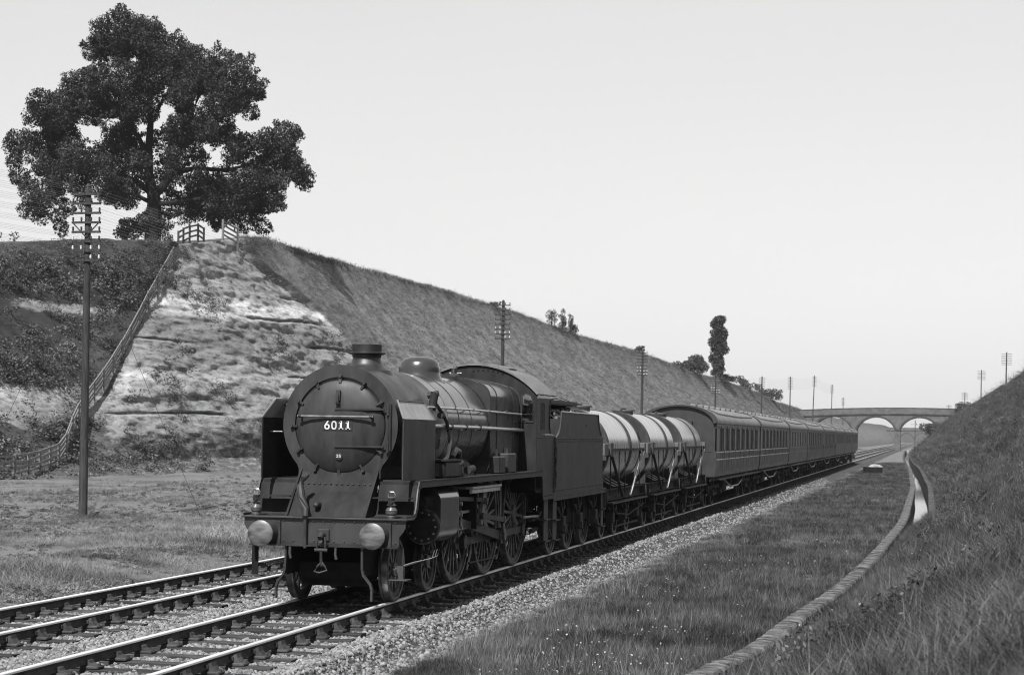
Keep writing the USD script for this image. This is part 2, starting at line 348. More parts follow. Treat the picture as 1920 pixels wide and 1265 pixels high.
# --- materials of the ground: soil and turf in several tones
def turf(name, a, b, scale, c=None):
    n = {'g': ('geometry', {}), 'p': ('principled_bsdf', {'roughness': .95, 'specular_ior_level': .1}),
         'n1': ('noise_texture', {'scale': scale, 'detail': 8.0, 'roughness': .65}), 'n2': ('noise_texture', {'scale': scale * 9, 'detail': 6.0, 'roughness': .7}),
         'mx': ('mix_float', {'fac': .5}), 'r': ('rgb_ramp', {'ramp': [(.36, G(a)), (.64, G(b))]}),
         'bp': ('bump', {'strength': .8, 'distance': .12})}
    L = [('g.position', 'n1.vector'), ('g.position', 'n2.vector'), ('n1.fac', 'mx.a'), ('n2.fac', 'mx.b'), ('mx.result', 'r.fac'), ('r.color', 'p.base_color'), ('n2.fac', 'bp.height'), ('bp.normal', 'p.normal')]
    MATS[name] = usdkit.material(stage, f'/World/Looks/{name}', n, L, surface='p.BSDF')
turf('field_turf', .07, .18, .35)
turf('dark_turf', .02, .045, .5)
turf('far_turf', .04, .07, .05)

# bare rock and turf, shared out by the mesh attribute "rock"
n = {'g': ('geometry', {}), 'at': ('attribute', {'attribute': 'rock'}), 'tone': ('attribute', {'attribute': 'tone'}), 'lay': ('attribute', {'attribute': 'layer'}), 'rl': ('mix', {'mix_type': 'multiply', 'fac': 1.0}), 'p': ('principled_bsdf', {'roughness': .95, 'specular_ior_level': .1}),
     'mp': ('mapping', {'scale': (.5, .25, 1.6), 'mapping_type': 'point'}), 'mp2': ('mapping', {'scale': (.8, .34, 1.0), 'mapping_type': 'point'}),
     'n1': ('noise_texture', {'scale': .30, 'detail': 9.0, 'roughness': .62}), 'n2': ('noise_texture', {'scale': 3.2, 'detail': 8.0, 'roughness': .8}),
     'n3': ('noise_texture', {'scale': .35, 'detail': 9.0, 'roughness': .7}), 'n4': ('noise_texture', {'scale': 2.6, 'detail': 5.0, 'roughness': .7}),
     'r1': ('rgb_ramp', {'ramp': [(.36, G(.22)), (.5, G(.28)), (.62, G(.34)), (.70, G(.44))]}), 'r2': ('rgb_ramp', {'ramp': [(.36, G(.22)), (.43, G(.79)), (.54, G(1.05)), (.66, G(1.3))]}),
     'rk': ('mix', {'mix_type': 'multiply', 'fac': 1.0}),
     'mxg': ('mix_float', {'fac': .45}), 'rg': ('rgb_ramp', {'ramp': [(.36, G(.5)), (.64, G(1.6))]}), 'tg': ('mix', {'mix_type': 'multiply', 'fac': 1.0}),
     'sub': ('math', {'math_type': 'multiply_add', 'value2': 1.6, 'value3': -.8}), 'add': ('math', {'math_type': 'add', 'use_clamp': True}),
     'mm': ('map_range', {'from_min': .35, 'from_max': .65, 'to_min': 0.0, 'to_max': 1.0, 'clamp': True}),
     'fin': ('mix', {'mix_type': 'mix'}), 'bp': ('bump', {'strength': .6, 'distance': .12})}
L = [('g.position', 'mp.vector'), ('mp.vector', 'n1.vector'), ('g.position', 'mp2.vector'), ('mp2.vector', 'n2.vector'), ('g.position', 'n3.vector'), ('mp2.vector', 'n4.vector'), ('n1.fac', 'r1.fac'), ('n2.fac', 'r2.fac'),
     ('r1.color', 'rk.color1'), ('r2.color', 'rk.color2'), ('n3.fac', 'mxg.a'), ('n4.fac', 'mxg.b'), ('mxg.result', 'rg.fac'), ('rg.color', 'tg.color1'), ('tone.color', 'tg.color2'),
     ('n2.fac', 'sub.value1'), ('sub.value', 'add.value1'), ('at.fac', 'add.value2'), ('add.value', 'mm.value'), ('mm.result', 'fin.fac'), ('tg.color', 'fin.color1'), ('rk.color', 'rl.color1'), ('lay.color', 'rl.color2'), ('rl.color', 'fin.color2'),
     ('fin.color', 'p.base_color'), ('n2.fac', 'bp.height'), ('bp.normal', 'p.normal')]
MATS['hill'] = usdkit.material(stage, '/World/Looks/hill', n, L, surface='p.BSDF')

def surface(name, P, m, label, cat, attrs=None, flip=False, kind='structure', smooth=True, parent='/World'):
    mb = MB().grid(P, flip); v, f = mb.get()
    path = numbered(parent, name)
    um = usdkit.mesh(stage, path, (v, f), MATS[m], smooth=smooth)
    for k, a in (attrs or {}).items():
        pv = UsdGeom.PrimvarsAPI(um).CreatePrimvar(k, Sdf.ValueTypeNames.Color3fArray, 'vertex')
        pv.Set(Vt.Vec3fArray.FromNumpy(np.repeat(np.asarray(a, np.float32).reshape(-1, 1), 3, 1)))
    return tagp(path, label, cat, None, kind)

# --- floor of the cutting, from the left bank to the ditch
ys = np.concatenate([np.arange(-20, 8, 2), np.arange(8, 60, .5), np.arange(60, 170, 1.5), np.arange(170, 480, 6), np.arange(480, 1300, 25)])
u = np.concatenate([np.linspace(-80, -30, 18, endpoint=False), np.linspace(-30, -5.6, 46, endpoint=False), np.linspace(-5.6, 3, 36, endpoint=False)])
P = np.zeros((len(ys), len(u) + 14, 3))
for i, y in enumerate(ys):
    xl = float(ditch_l(y)) + .02
    if xl > 3.2:
        x = np.concatenate([u, np.linspace(3, xl, 14)])
    else:
        x = np.concatenate([u - max(0, 3.2 - xl), np.linspace(3 - max(0, 3.2 - xl), xl, 14)])
    P[i, :, 0] = x; P[i, :, 1] = y; P[i, :, 2] = zg(x, np.full_like(x, y))
surface('ground', P, 'field_turf', 'rough pale turf on the flat floor of the cutting', 'ground')

# --- left bank
ys = np.concatenate([np.arange(-40, 88, 4), np.arange(88, 164, .32), np.arange(164, 260, 1.6), np.arange(260, 470, 2.5), np.arange(470, 1300, 20)])
ts = np.concatenate([np.linspace(0, .1, 4, endpoint=False), np.linspace(.1, 1, 150), [1.01, 1.03, 1.06, 1.1, 1.2, 1.4, 1.8, 3, 6, 14]])
YY, TT = np.meshgrid(ys, ts, indexing='ij')
X, Z = bank_left(YY, TT)
tcl = np.clip(TT, 0, 1)
p3 = np.stack([X * .16, YY * .08, Z * .25], -1)
veg = fbm(p3, 4, 31)
rock = cliffness(YY, tcl)
# ledges of bare rock left of the fence and turf that has crept over the rock
leftzone = np.clip((110 + 20 * tcl - YY) / 8, 0, 1) * np.clip((YY - 60) / 10, 0, 1)
band = np.exp(-((Z - 4.1 - 1.6 * (veg - .5)) / 1.25) ** 2) * 1.0 + .8 * np.clip((fbm(np.stack([YY * .12, Z * .5, 0 * Z], -1), 3, 95) - .58) * 8, 0, 1) * np.clip((5 - Z) / 2, 0, 1) + np.exp(-((Z - 10.6) / .5) ** 2) * .72 * np.clip((YY - 108) / 4, 0, 1)
rock = np.maximum(rock * (1.0 - .5 * np.clip((veg - .60) * 8, 0, 1)), leftzone * band)
talus = np.clip((2.6 + 2.2 * np.clip((YY - 112) / 25, -1, 1.4) - Z) / 1.2, 0, 1)
rock = rock * (1 - talus * .6)
crest = np.clip((tcl - .86) * 14, 0, 1) * np.clip((132 - YY) / 6, 0, 1)
rock = np.where(TT > 1, 0, rock * (1 - crest))
tone = np.where(YY < 160, .03 + .03 * np.clip((veg - .45) * 4, 0, 1), .10)
tone = np.where((YY < 158) & (Z < 3.4), .06, tone)
sl = np.clip((YY - RB(tcl) + 1.5) / 1.5, 0, 1)
tone = tone * (1 - sl) + sl * .10
zz_ = Z + 1.0 * (fbm(np.stack([YY * .06, 0 * YY, 0 * YY], -1), 3, 13) - .5) - .02 * (YY - 120)
w1 = fbm(np.stack([YY * .35, Z * 2.2, 0 * Z], -1), 3, 81)
layer = .78 + .75 * np.exp(-((zz_ - 11.9) / .75) ** 2) * (.4 + 1.2 * w1) + .35 * np.exp(-((zz_ - 6.2) / .35) ** 2) * np.clip(w1 * 3 - 1, 0, 1) + .45 * np.exp(-((zz_ - 7.9) / .6) ** 2) * np.clip((118 - YY) / 6, 0, 1) + .5 * np.exp(-((zz_ - 5.4) / .7) ** 2) * np.clip((114 - YY) / 5, 0, 1) + .25 * np.exp(-((zz_ - 14.0) / .3) ** 2) * w1 - .22 * np.exp(-((zz_ - 9.6) / 1.0) ** 2)
hill_path = surface('left_bank', np.stack([X, YY, Z], -1), 'hill', 'high cutting side of bare rock and grass on the left', 'hillside', {'rock': rock, 'tone': tone, 'layer': layer}, flip=True)

# --- right bank
ys = np.concatenate([np.arange(-25, 4, 2), np.arange(4, 60, .6), np.arange(60, 200, 2), np.arange(200, 480, 5), np.arange(480, 1300, 25)])
ts = np.concatenate([np.linspace(0, .25, 14, endpoint=False), np.linspace(.25, 1, 34), [1.04, 1.1, 1.2, 1.5, 2, 4, 10, 30]])
P = np.zeros((len(ys), len(ts), 3))
for i, y in enumerate(ys):
    x0 = float(ditch_r(y)) + WALL - .02; x = x0 + (look(RTOP, y) - x0) * ts
    P[i, :, 0] = x; P[i, :, 1] = y; P[i, :, 2] = zright(x, np.full_like(x, y))
surface('right_bank', P, 'dark_turf', 'dark overgrown bank rising on the right of the ditch', 'bank')

# --- the country beyond, to the horizon
zf = lambda x, y: 9 + 5 * (fbm(np.stack([x / 400, y / 400, 0 * x], -1), 3, 44) - .5)
gx, gy = np.meshgrid(np.linspace(-690, 690, 21), np.linspace(1290, 2200, 12))
gz = zf(gx, gy); gz[0] = -3
surface('far_field', np.stack([gx, gy, gz], -1), 'far_turf', 'distant fields beyond the bridges', 'field')
# ---------------------------------------------------------------- permanent way
RAIL = [(-.035, 0), (-.035, -.03), (-.030, -.042), (-.011, -.056), (-.010, -.098), (-.032, -.112), (-.035, -.140), (-.024, -.147), (.024, -.147), (.035, -.140), (.032, -.112), (.010, -.098), (.011, -.056), (.030, -.042), (.035, -.03), (.035, 0)]
RAIL = [(x, min(z, -.0)) for x, z in RAIL]
def bend(y): return 0 * np.asarray(y, float)
def rail_sweep(prof, x0, ys):
    prof = np.array(prof); n = len(prof)
    P = np.zeros((len(ys), n, 3))
    for i, y in enumerate(ys):
        P[i, :, 0] = x0 + bend(y) + prof[:, 0]; P[i, :, 1] = y; P[i, :, 2] = prof[:, 1]
    return P
YSR = np.concatenate([np.arange(4, 460, 57.0), np.arange(460, 1000, 20)])
SLEEPER_TOP = -.195
def track(xc, name, label, y0, nvis, seed):
    rng = np.random.default_rng(seed)
    t = thing(name, label, 'railway track', (xc, 0, 0))
    for sx in (-.752, .752):
        r = obj('rail', MB().grid(rail_sweep(RAIL[1:-1], sx, YSR), True), 'rail_rust', t, smooth=False)
        top = [(-.035, -.03), (-.035, -.010), (-.026, -.001), (0, 0), (.026, -.001), (.035, -.010), (.035, -.03)]
        obj('running_surface', MB().grid(rail_sweep(top, sx, YSR), False), 'rail_top', r, smooth=40)
    chair = chair_mesh()
    rest_s, rest_c = MB(), MB()
    for k in range(760):
        y = y0 + .762 * k
        jx, ja, jz = rng.normal(0, .025), rng.normal(0, .006), rng.normal(0, .006)
        L, w = 1.295 + rng.normal(0, .02), .127 + rng.normal(0, .004)
        T = trimesh.transformations.rotation_matrix(ja, (0, 0, 1)); T[:3, 3] = (jx + float(bend(y)), y + rng.normal(0, .015), SLEEPER_TOP + jz)
        if k < nvis:
            m = MB(); nx = 9
            xs = np.linspace(-L, L, nx)
            prof = [(-w, -.12), (-w, -.008), (-w + .012, 0), (w - .012, 0), (w, -.008), (w, -.12)]
            P = np.array([[(x, a + rng.normal(0, .003), b + (rng.normal(0, .0035) if b > -.1 else 0)) for a, b in prof] for x in xs])
            m.grid(P, True)
            for q, fl in ((P[0], False), (P[-1], True)):
                f = np.array([[0, i, i + 1] for i in range(1, 5)]); m.add(q, f[:, ::-1] if fl else f)
            m.v = [trimesh.transform_points(v, T) for v in m.v]
            sp = obj('sleeper', m, 'sleeper_wood', t, smooth=False)
        else:
            rest_s.box(-L, L, -w, w, -.12, 0, T)
        for sx in (-.752, .752):
            C = np.eye(4); C[:3, 3] = (sx - jx * 0 + float(bend(y)), T[1, 3], SLEEPER_TOP + jz)
            if sx > 0: C[:3, :3] = np.diag([-1, -1, 1])
            v = trimesh.transform_points(chair[0], C)
            if k < nvis: obj('chair', (v, chair[1]), 'chair_iron', sp, smooth=False)
            elif k < nvis + 260: rest_c.add(v, chair[1])
    tagp(obj('far_sleepers', rest_s, 'sleeper_wood', t, smooth=False), kind='stuff')
    tagp(obj('far_chairs', rest_c, 'chair_iron', t, smooth=False), kind='stuff')
    return t
def chair_mesh():
    """cast chair of a bullhead rail: base, two jaws, wooden key; the key sits on the outer (-x) side of the rail"""
    m = MB()
    m.bbox(-.19, .19, -.10, .10, 0, .042, .012)
    m.prism([(-.15, .03), (-.045, .03), (-.037, .075), (-.05, .135), (-.085, .15), (-.10, .10), (-.135, .05)], 'y', -.075, .075)      # outer jaw
    m.prism([(.15, .03), (.125, .05), (.075, .07), (.06, .10), (.040, .11), (.012, .10), (.012, .085), (.038, .05), (.045, .03)], 'y', -.06, .06)  # inner jaw
    m.bbox(-.052, -.012, -.11, .11, .065, .12, .006)                                                                                   # key
    for sx in (-.165, .165): m.cyl((sx, 0, .04), (sx, 0, .065), .02, n=6)
    return m.get()
track(0.0, 'railway_track', 'nearer of the two tracks, carrying the train', 15.3, 150, 1)
track(-3.40, 'railway_track', 'farther empty track with shining rails left of the train', 20.0, 120, 2)
# ---------------------------------------------------------------- the engine (local y = 0 at the buffer beam)
def both(fn):
    for s in (-1, 1): fn(s)
def mirror(mb_fn, s):
    m = MB(); mb_fn(m); v, f = m.get()
    if s < 0: v = v * [-1, 1, 1]; f = f[:, ::-1]
    return v, f
def spoked_wheel(parent, name, x, y, r, spokes, hub, rim=.07, weight=None, crank=None, s=1, tyre=.065, spin=0.0):
    """wheel with its outer face at x; s = +1 faces right"""
    m = MB()
    zc = r
    prof = [(r - tyre - rim, -.045), (r - tyre, -.055), (r - tyre, .045), (r - tyre - rim, .035), (r - tyre - rim, -.045)]
    m.lathe(prof, (0, 0, 0), 'x', 40)
    m.cyl((-.06, 0, 0), (.055, 0, 0), hub, hub * .85, n=20)
    for k in range(spokes):
        a = 2 * PI * k / spokes + spin
        c, d = math.cos(a), math.sin(a)
        m.beam((0, c * hub * .8, d * hub * .8), (0, c * (r - tyre - rim * .6), d * (r - tyre - rim * .6)), .055 if r > .8 else .05, .035 if r > .8 else .03, up=(1, 0, 0))
    v, f = m.get()
    def put(mm):
        v, f = mm if isinstance(mm, tuple) else mm.get()
        v = v.copy()
        if s < 0: v[:, 0] *= -1; f = f[:, ::-1]
        return v + [x, y, zc], f
    w = obj(name, put((v, f)), 'wheel_face', parent)
    t = MB().lathe([(r - tyre, -.075), (r + .028, -.07), (r + .028, -.045), (r + .003, -.03), (r - .002, .062), (r - .02, .068), (r - tyre, .066), (r - tyre, -.075)], (0, 0, 0), 'x', 48)
    obj('tyre', put(t), 'tyre_steel', w)
    if weight:
        a0, a1 = weight
        an = np.radians(np.linspace(a0, a1, 13)); ro, ri = r - tyre - .01, r - tyre - rim - .16
        pts = [(ro * math.cos(q), ro * math.sin(q)) for q in an] + [(ri * math.cos(q), ri * math.sin(q)) for q in an[::-1]]
        obj('balance_weight', put(MB().prism(pts, 'x', .0, .05)), 'wheel_face', w)
    if crank is not None:
        py, pz = crank
        q = MB(); q.cyl((.0, py, pz), (.07, py, pz), .14, n=20); q.prism(Polygon([(0, 0), (py, pz)]).buffer(.12) if False else Polygon([(-.12, 0), (py - .12, pz), (py + .12, pz), (.12, 0)]), 'x', .0, .05)
        obj('crank_boss', put(q), 'wheel_face', w)
    return w
def arch_poly(cx, cz, r, hw, z0, flare=None, n=40):
    """smokebox outline: a circle carried down to a saddle of half width hw at z0"""
    pts = []
    a0 = -math.degrees(math.acos(.76))
    for k in range(n + 1):
        a = math.radians(-42 + (180 + 84) * k / n); pts.append((cx + r * math.cos(a), cz + r * math.sin(a)))
    left = [(-hw, 2.03), (-hw - .0, z0)]
    return pts + left + [(hw, z0), (hw, 2.03)]

E_ = thing('steam_locomotive', 'black express steam engine at the head of the train, numbered 6011', 'locomotive', (0, 26.25, 0))
CZ = 2.72
# --- frames, beam, platform
bp = [(-1.27, 1.298), (1.27, 1.298), (1.27, 1.20), (1.235, 1.13), (1.175, 1.06), (1.17, .90), (-1.17, .90), (-1.175, 1.06), (-1.235, 1.13), (-1.27, 1.20)]
b = obj('buffer_beam', MB().prism(bp, 'y', 0, .035), 'loco_side', E_, smooth=False)
obj('angle_iron', MB().box(-1.168, 1.168, -.06, -.002, .885, .905).box(-1.168, 1.168, -.008, 0, .905, .94), 'loco_black', b, smooth=False)
rv = MB()
for x in np.arange(-1.12, 1.13, .16): rv.ball((x, -.002, .965), .014, 1); rv.ball((x, -.002, 1.255), .014, 1)
tagp(obj('rivets', rv, 'loco_side', b), kind='stuff')
obj('frame', MB().box(-.62, -.59, .035, 11.0, .45, 1.30).box(.59, .62, .035, 11.0, .45, 1.30).box(-.6, .6, 2.0, 2.05, .7, 1.3).box(-.6, .6, 5.9, 5.95, .7, 1.5), 'frame_black', E_, smooth=False)
obj('front_platform', MB().bbox(-1.3, 1.3, -.05, .40, 1.30, 1.328, .006), 'loco_side', E_, smooth=False)
for s in (-1, 1):
    hx = .87 * s
    m = MB(); m.bbox(hx - .19, hx + .19, -.035, -.002, .90, 1.24, .006); m.lathe([(.165, 0), (.15, .05), (.11, .16), (.10, .26), (.0, .26)], (0, 0, 0), 'z', 24)
    v, f = m.get(); k = 26 * 2  # the turned stock is laid down along -y
    base = MB().bbox(hx - .19, hx + .19, -.035, -.002, .90, 1.26, .006)
    st = MB().cyl((hx, -.03, 1.08), (hx, -.16, 1.08), .165, .125, n=28).cyl((hx, -.16, 1.08), (hx, -.27, 1.08), .115, .105, n=28)
    bb = obj('buffer', MB().tm(trimesh.Trimesh(*base.get(), process=False)).add(*st.get()), 'loco_grime', E_)
    obj('shank', MB().cyl((hx, -.27, 1.08), (hx, -.37, 1.08), .06, n=20), 'steel', bb)
    hd = [(0, -.41), (.08, -.409), (.14, -.404), (.185, -.392), (.198, -.38), (.196, -.365), (.12, -.355), (.0, -.35)]
    obj('buffer_head', MB().lathe([(r, y) for r, y in hd], (hx, 0, 1.08), 'y', 40), 'buffer_face', bb, smooth=40)
# coupling
m = MB(); m.bbox(-.09, .09, -.03, -.002, .97, 1.15, .01); m.tube([(0, -.02, 1.06), (0, -.13, 1.065), (0, -.19, 1.03), (0, -.17, .985), (0, -.11, .985)], [.04, .045, .04, .035, .02], 10)
hk = obj('coupling_hook', m, 'loco_grime', E_)
m = MB()
for s in (-1, 1): m.tube([(.055 * s, -.12, 1.04), (.07 * s, -.13, .93), (.06 * s, -.12, .84)], .017, 8)
m.cyl((-.1, -.12, .84), (.1, -.12, .84), .028, n=10); m.tube([(0, -.12, .84), (.0, -.12, .70), (.01, -.11, .60)], .022, 8)
m.tube([(.01, -.11, .66), (-.05, -.12, .60), (-.10, -.13, .52), (-.02, -.14, .50), (.10, -.13, .54), (.05, -.12, .61), (.01, -.11, .66)], .018, 8)
obj('screw_link', m, 'loco_grime', hk)
obj('vacuum_pipe', MB().tube([(-.28, -.05, .86), (-.28, -.06, 1.29)], .026, 8).tube([(-.28, -.06, 1.33), (-.29, -.03, 1.44), (-.37, .02, 1.62), (-.42, .08, 1.78), (-.38, .12, 1.9), (-.34, .2, 1.95)], [.05, .058, .062, .06, .05, .035], 10), 'loco_grime', E_)
for s in (-1, 1):
    obj('brake_hose', MB().tube([(-.52 if s < 0 else .2, -.03, .9), (-.52 if s < 0 else .2, -.05, .78), (-.5 if s < 0 else .22, -.06, .70)], .022, 8), 'loco_grime', E_)
# guard irons and front steps
for s in (-1, 1):
    m = MB(); pts = [(.60, .02, .90), (.605, .02, .55), (.63, .02, .46), (.73, .03, .34), (.755, .03, .26), (.755, .03, .09)]
    for a, c in zip(pts[:-1], pts[1:]): m.beam((a[0] * s, a[1], a[2] + .003), (c[0] * s, c[1], c[2] - .003), .03, .06, up=(0, 1, 0))
    obj('guard_iron', m, 'loco_side', E_, smooth=False)
    st = obj('front_step', MB().box(*sorted((s * 1.10, s * 1.20)), .16, .18, .42, .90), 'loco_side' if s > 0 else 'dull_black', E_, smooth=False)  # left step plate is darker than the right one
    obj('tread', MB().bbox(*sorted((s * 1.02, s * 1.30)), .0, .26, .405, .425, .004), 'loco_side', st, smooth=False)
# --- sloping plate over the inside cylinder, with its rivets
obj('inside_cylinder_cover', MB().prism([(.06, 1.330), (.10, 1.335), (.36, 1.62), (.50, 1.70), (.70, 1.995), (.75, 1.995), (.75, 1.33)], 'x', -.60, .60), 'loco_matt', E_, smooth=20)
for s in (-1, 1):
    obj('cover_edge', MB().prism([(.03, 1.331), (.08, 1.331), (.74, 2.02), (.70, 2.04)], 'x', *sorted((s * .602, s * .635))), 'loco_matt', E_, smooth=False)
rv = MB()
for x in np.linspace(-.54, .54, 13): rv.ball((x, .565, 1.81), .018, 1)
tagp(obj('cover_rivets', rv, 'loco_grime', E_), kind='stuff')
obj('platform_boss', MB().cyl((-.17, .30, 1.50), (-.17, .12, 1.50), .045, n=14).ball((-.17, .12, 1.50), .045, 2), 'loco_grime', E_)
obj('lamp_iron', MB().box(-.30, -.26, -.02, .0, 1.33, 1.45), 'loco_black', E_, smooth=False)
# --- running plates with the drop at the front
VAL = [(-.03, 1.305), (.40, 1.305), (.52, 1.34), (.62, 1.45), (.68, 1.62), (.73, 1.76), (.82, 1.775), (9.78, 1.775), (9.84, 1.70), (9.88, 1.40), (9.95, 1.29), (11.05, 1.29), (11.05, 1.36), (9.99, 1.36), (9.955, 1.42), (9.90, 1.74), (9.80, 1.86), (.80, 1.885), (.70, 1.87), (.62, 1.76), (.57, 1.62), (.52, 1.47), (.46, 1.39), (.38, 1.365), (-.03, 1.365)]
for s in (-1, 1):
    rp = obj('running_plate', MB().prism([(x_, y_) for x_, y_ in [(s * .62, .80), (s * 1.30, .80), (s * 1.30, 9.80), (s * .62, 9.80)]], 'z', 1.862, 1.884), 'loco_grime', E_, smooth=False)
    obj('valance', MB().prism(VAL, 'x', *sorted((s * 1.27, s * 1.29))), 'loco_side', rp, smooth=False)
    cv = [(.40, 1.331), (.50, 1.36), (.57, 1.45), (.63, 1.62), (.70, 1.79), (.80, 1.862)]
    P = np.array([[(s * x, y, z) for x in (.64, 1.269)] for y, z in cv]); obj('curved_plate', MB().grid(P, s > 0).grid(P + [0, .02, -.004], s < 0), 'loco_matt', rp, smooth=40)
    obj('shelf', MB().box(*sorted((s * .66, s * 1.22)), .30, .56, 1.612, 1.628), 'loco_matt', rp, smooth=False)
    obj('front_plate', MB().box(*sorted((s * .645, s * 1.24)), .735, .75, 1.63, 1.862), 'loco_matt', rp, smooth=False)
# --- smokebox
outline = arch_poly(0, CZ, .915, .655, 1.9)
sb = obj('smokebox', MB().prism(outline, 'y', .74, 3.30), 'loco_black', E_, smooth=25)
ring = Polygon(arch_poly(0, CZ, .925, .66, 1.9)).difference(Polygon(arc(0, CZ, .735, 0, 360, 64)))
obj('front_ring', MB().prism(ring, 'y', .70, .739), 'loco_front', sb, smooth=25)
dprof = [(.0, .575), (.25, .58), (.45, .60), (.60, .635), (.69, .675), (.715, .70), (.715, .735)]
dr = obj('smokebox_door', MB().lathe([(r, y) for r, y in dprof], (0, 0, CZ - .03), 'y', 64), 'loco_front', E_, smooth=40)
DZ = CZ - .03
obj('number_plate', MB().box(-.24, .24, .572, .583, CZ - .09, CZ + .085), 'plate_black', dr, smooth=False)
def inter(ch, h):
    m = meshkit.text_mesh(ch, h, .006, True); v = np.array(m.vertices); v[:, 0] -= v[:, 0].min(); return v, np.array(m.faces)
def serif_digits(text, h, w, gap):
    """numerals with slab serifs, as cast on a smokebox plate"""
    out, x = MB(), 0.0
    st = .22 * h
    for ch in text:
        if ch == '1':
            g = [sbox(w * .5 - st * .62, 0, w * .5 + st * .62, h), sbox(w * .08, 0, w * .92, h * .13), Polygon([(w * .1, h * .80), (w * .5, h), (w * .5, h * .84), (w * .1, h * .72)])]
        elif ch == '0':
            e = affinity.scale(Polygon(arc(0, 0, 1, 0, 360, 32)), w * .5, h * .5, origin=(0, 0)); i = affinity.scale(Polygon(arc(0, 0, 1, 0, 360, 32)), w * .5 - st * 1.05, h * .5 - st * .55, origin=(0, 0))
            g = [affinity.translate(e.difference(i), w * .5, h * .5)]
        elif ch == '6':
            C32 = Polygon(arc(0, 0, 1, 0, 360, 36)); el = lambda rx, ry, cx, cy: affinity.translate(affinity.scale(C32, rx, ry, origin=(0, 0)), cx, cy)
            loop = el(w * .5, h * .33, w * .5, h * .33).difference(el(w * .5 - st * .95, h * .33 - st * .55, w * .5, h * .33))
            body = el(w * .54, h * .5, w * .54, h * .5).difference(el(w * .5 - st * .8, h * .5 - st * .5, w * .62, h * .47))
            body = body.intersection(Polygon([(0, h * .2), (w * .45, h * .2), (w * .45, h * .6), (w * .45, h * .7), (w * .86, h * .76), (w * .92, h), (0, h)]))
            g = [loop, body]
        if ch in '60':
            v_, f_ = inter(ch, h); v_ = v_ * [w / v_[:, 0].max(), 1, 1]; v_[:, 0] += x; out.add(v_, f_); x += w + gap; continue
        for q in g: out.tm(trimesh.creation.extrude_polygon(affinity.translate(q, x, 0), .006, engine='earcut'))
        x += w + gap
    return out.get(), x - gap
def on_front(vf, x0, y, z0):
    v, f = vf; return np.stack([v[:, 0] + x0, y - v[:, 2], v[:, 1] + z0], 1), f
(num, wd) = serif_digits('6011', .124, .088, .024)
obj('number', on_front(num, -wd / 2, .572, CZ - .07), 'white_paint', dr, smooth=False)
obj('shed_plate', MB().lathe([(0, .592), (.06, .592), (.06, .605)], (.02, 0, DZ - .45), 'y', 24).cyl((.02, .60, DZ - .45), (.02, .61, DZ - .45), .06, n=20), 'plate_black', dr)
tm_ = meshkit.text_mesh('25', .045, .004, True); v = np.array(tm_.vertices); v[:, 0] -= v[:, 0].mean()
obj('shed_number', (np.stack([v[:, 0] + .02, .592 - v[:, 2], v[:, 1] + DZ - .472], 1), np.array(tm_.faces)), 'white_paint', dr, smooth=False)
for dz in (.27, -.30):
    hg = obj('hinge_strap', MB().prism(Polygon([(-.08, DZ + dz - .018), (.70, DZ + dz - .035), (.80, DZ + dz - .035), (.80, DZ + dz + .035), (.70, DZ + dz + .035), (-.08, DZ + dz + .018)]), 'y', .585, .625) if False else MB().beam((-.05, .583, DZ + dz), (.45, .60, DZ + dz), .04, .028).beam((.44, .60, DZ + dz), (.71, .672, DZ + dz), .06, .028).box(.70, .80, .66, .70, DZ + dz - .04, DZ + dz + .04), 'loco_front', dr, smooth=False)
    obj('hinge_pin', MB().cyl((.775, .668, DZ + dz - .09), (.775, .668, DZ + dz + .09), .028, n=12), 'loco_grime', hg)
obj('hinge_post', MB().cyl((.80, .69, DZ - .36), (.80, .69, DZ + .36), .03, n=10), 'loco_front', dr)
for k in range(12):
    a = math.radians(90 + 30 * k) if True else 0
    if k in (9,): continue
    c, s_ = math.cos(a), math.sin(a)
    q = MB(); q.beam((c * .67, .665, DZ + s_ * .67), (c * .80, .69, DZ + s_ * .80), .045, .03); q.cyl((c * .775, .70, DZ + s_ * .775), (c * .775, .64, DZ + s_ * .775), .024, n=8)
    obj('door_clip', q, 'loco_grime', dr, smooth=False)
hz = CZ + .125
hr = obj('door_handrail', MB().cyl((-.64, .535, hz), (.58, .535, hz), .017, n=10), 'wheel_face', dr)
obj('rail_knob', MB().cyl((-.60, .535, hz), (-.60, .64, hz), .02, n=8).cyl((.54, .535, hz), (.54, .62, hz), .02, n=8).ball((-.60, .535, hz), .027).ball((.54, .535, hz), .027), 'loco_grime', hr)
obj('lamp_bracket', MB().box(-.035, .035, .565, .60, DZ + .40, DZ + .56).box(-.02, .02, .53, .545, DZ + .36, DZ + .50).box(-.035, .035, .53, .60, DZ + .35, DZ + .372), 'loco_grime', dr, smooth=False)
# --- chimney, dome
obj('chimney', MB().lathe([(.48, 3.45), (.40, 3.60), (.29, 3.66), (.245, 3.72), (.225, 3.80), (.24, 3.85), (.305, 3.868), (.305, 3.885), (.245, 3.90), (.245, 4.015), (.215, 4.02), (.19, 3.99), (.18, 3.4)], (0, 2.02, 0), 'z', 48), 'loco_black', E_, smooth=28)
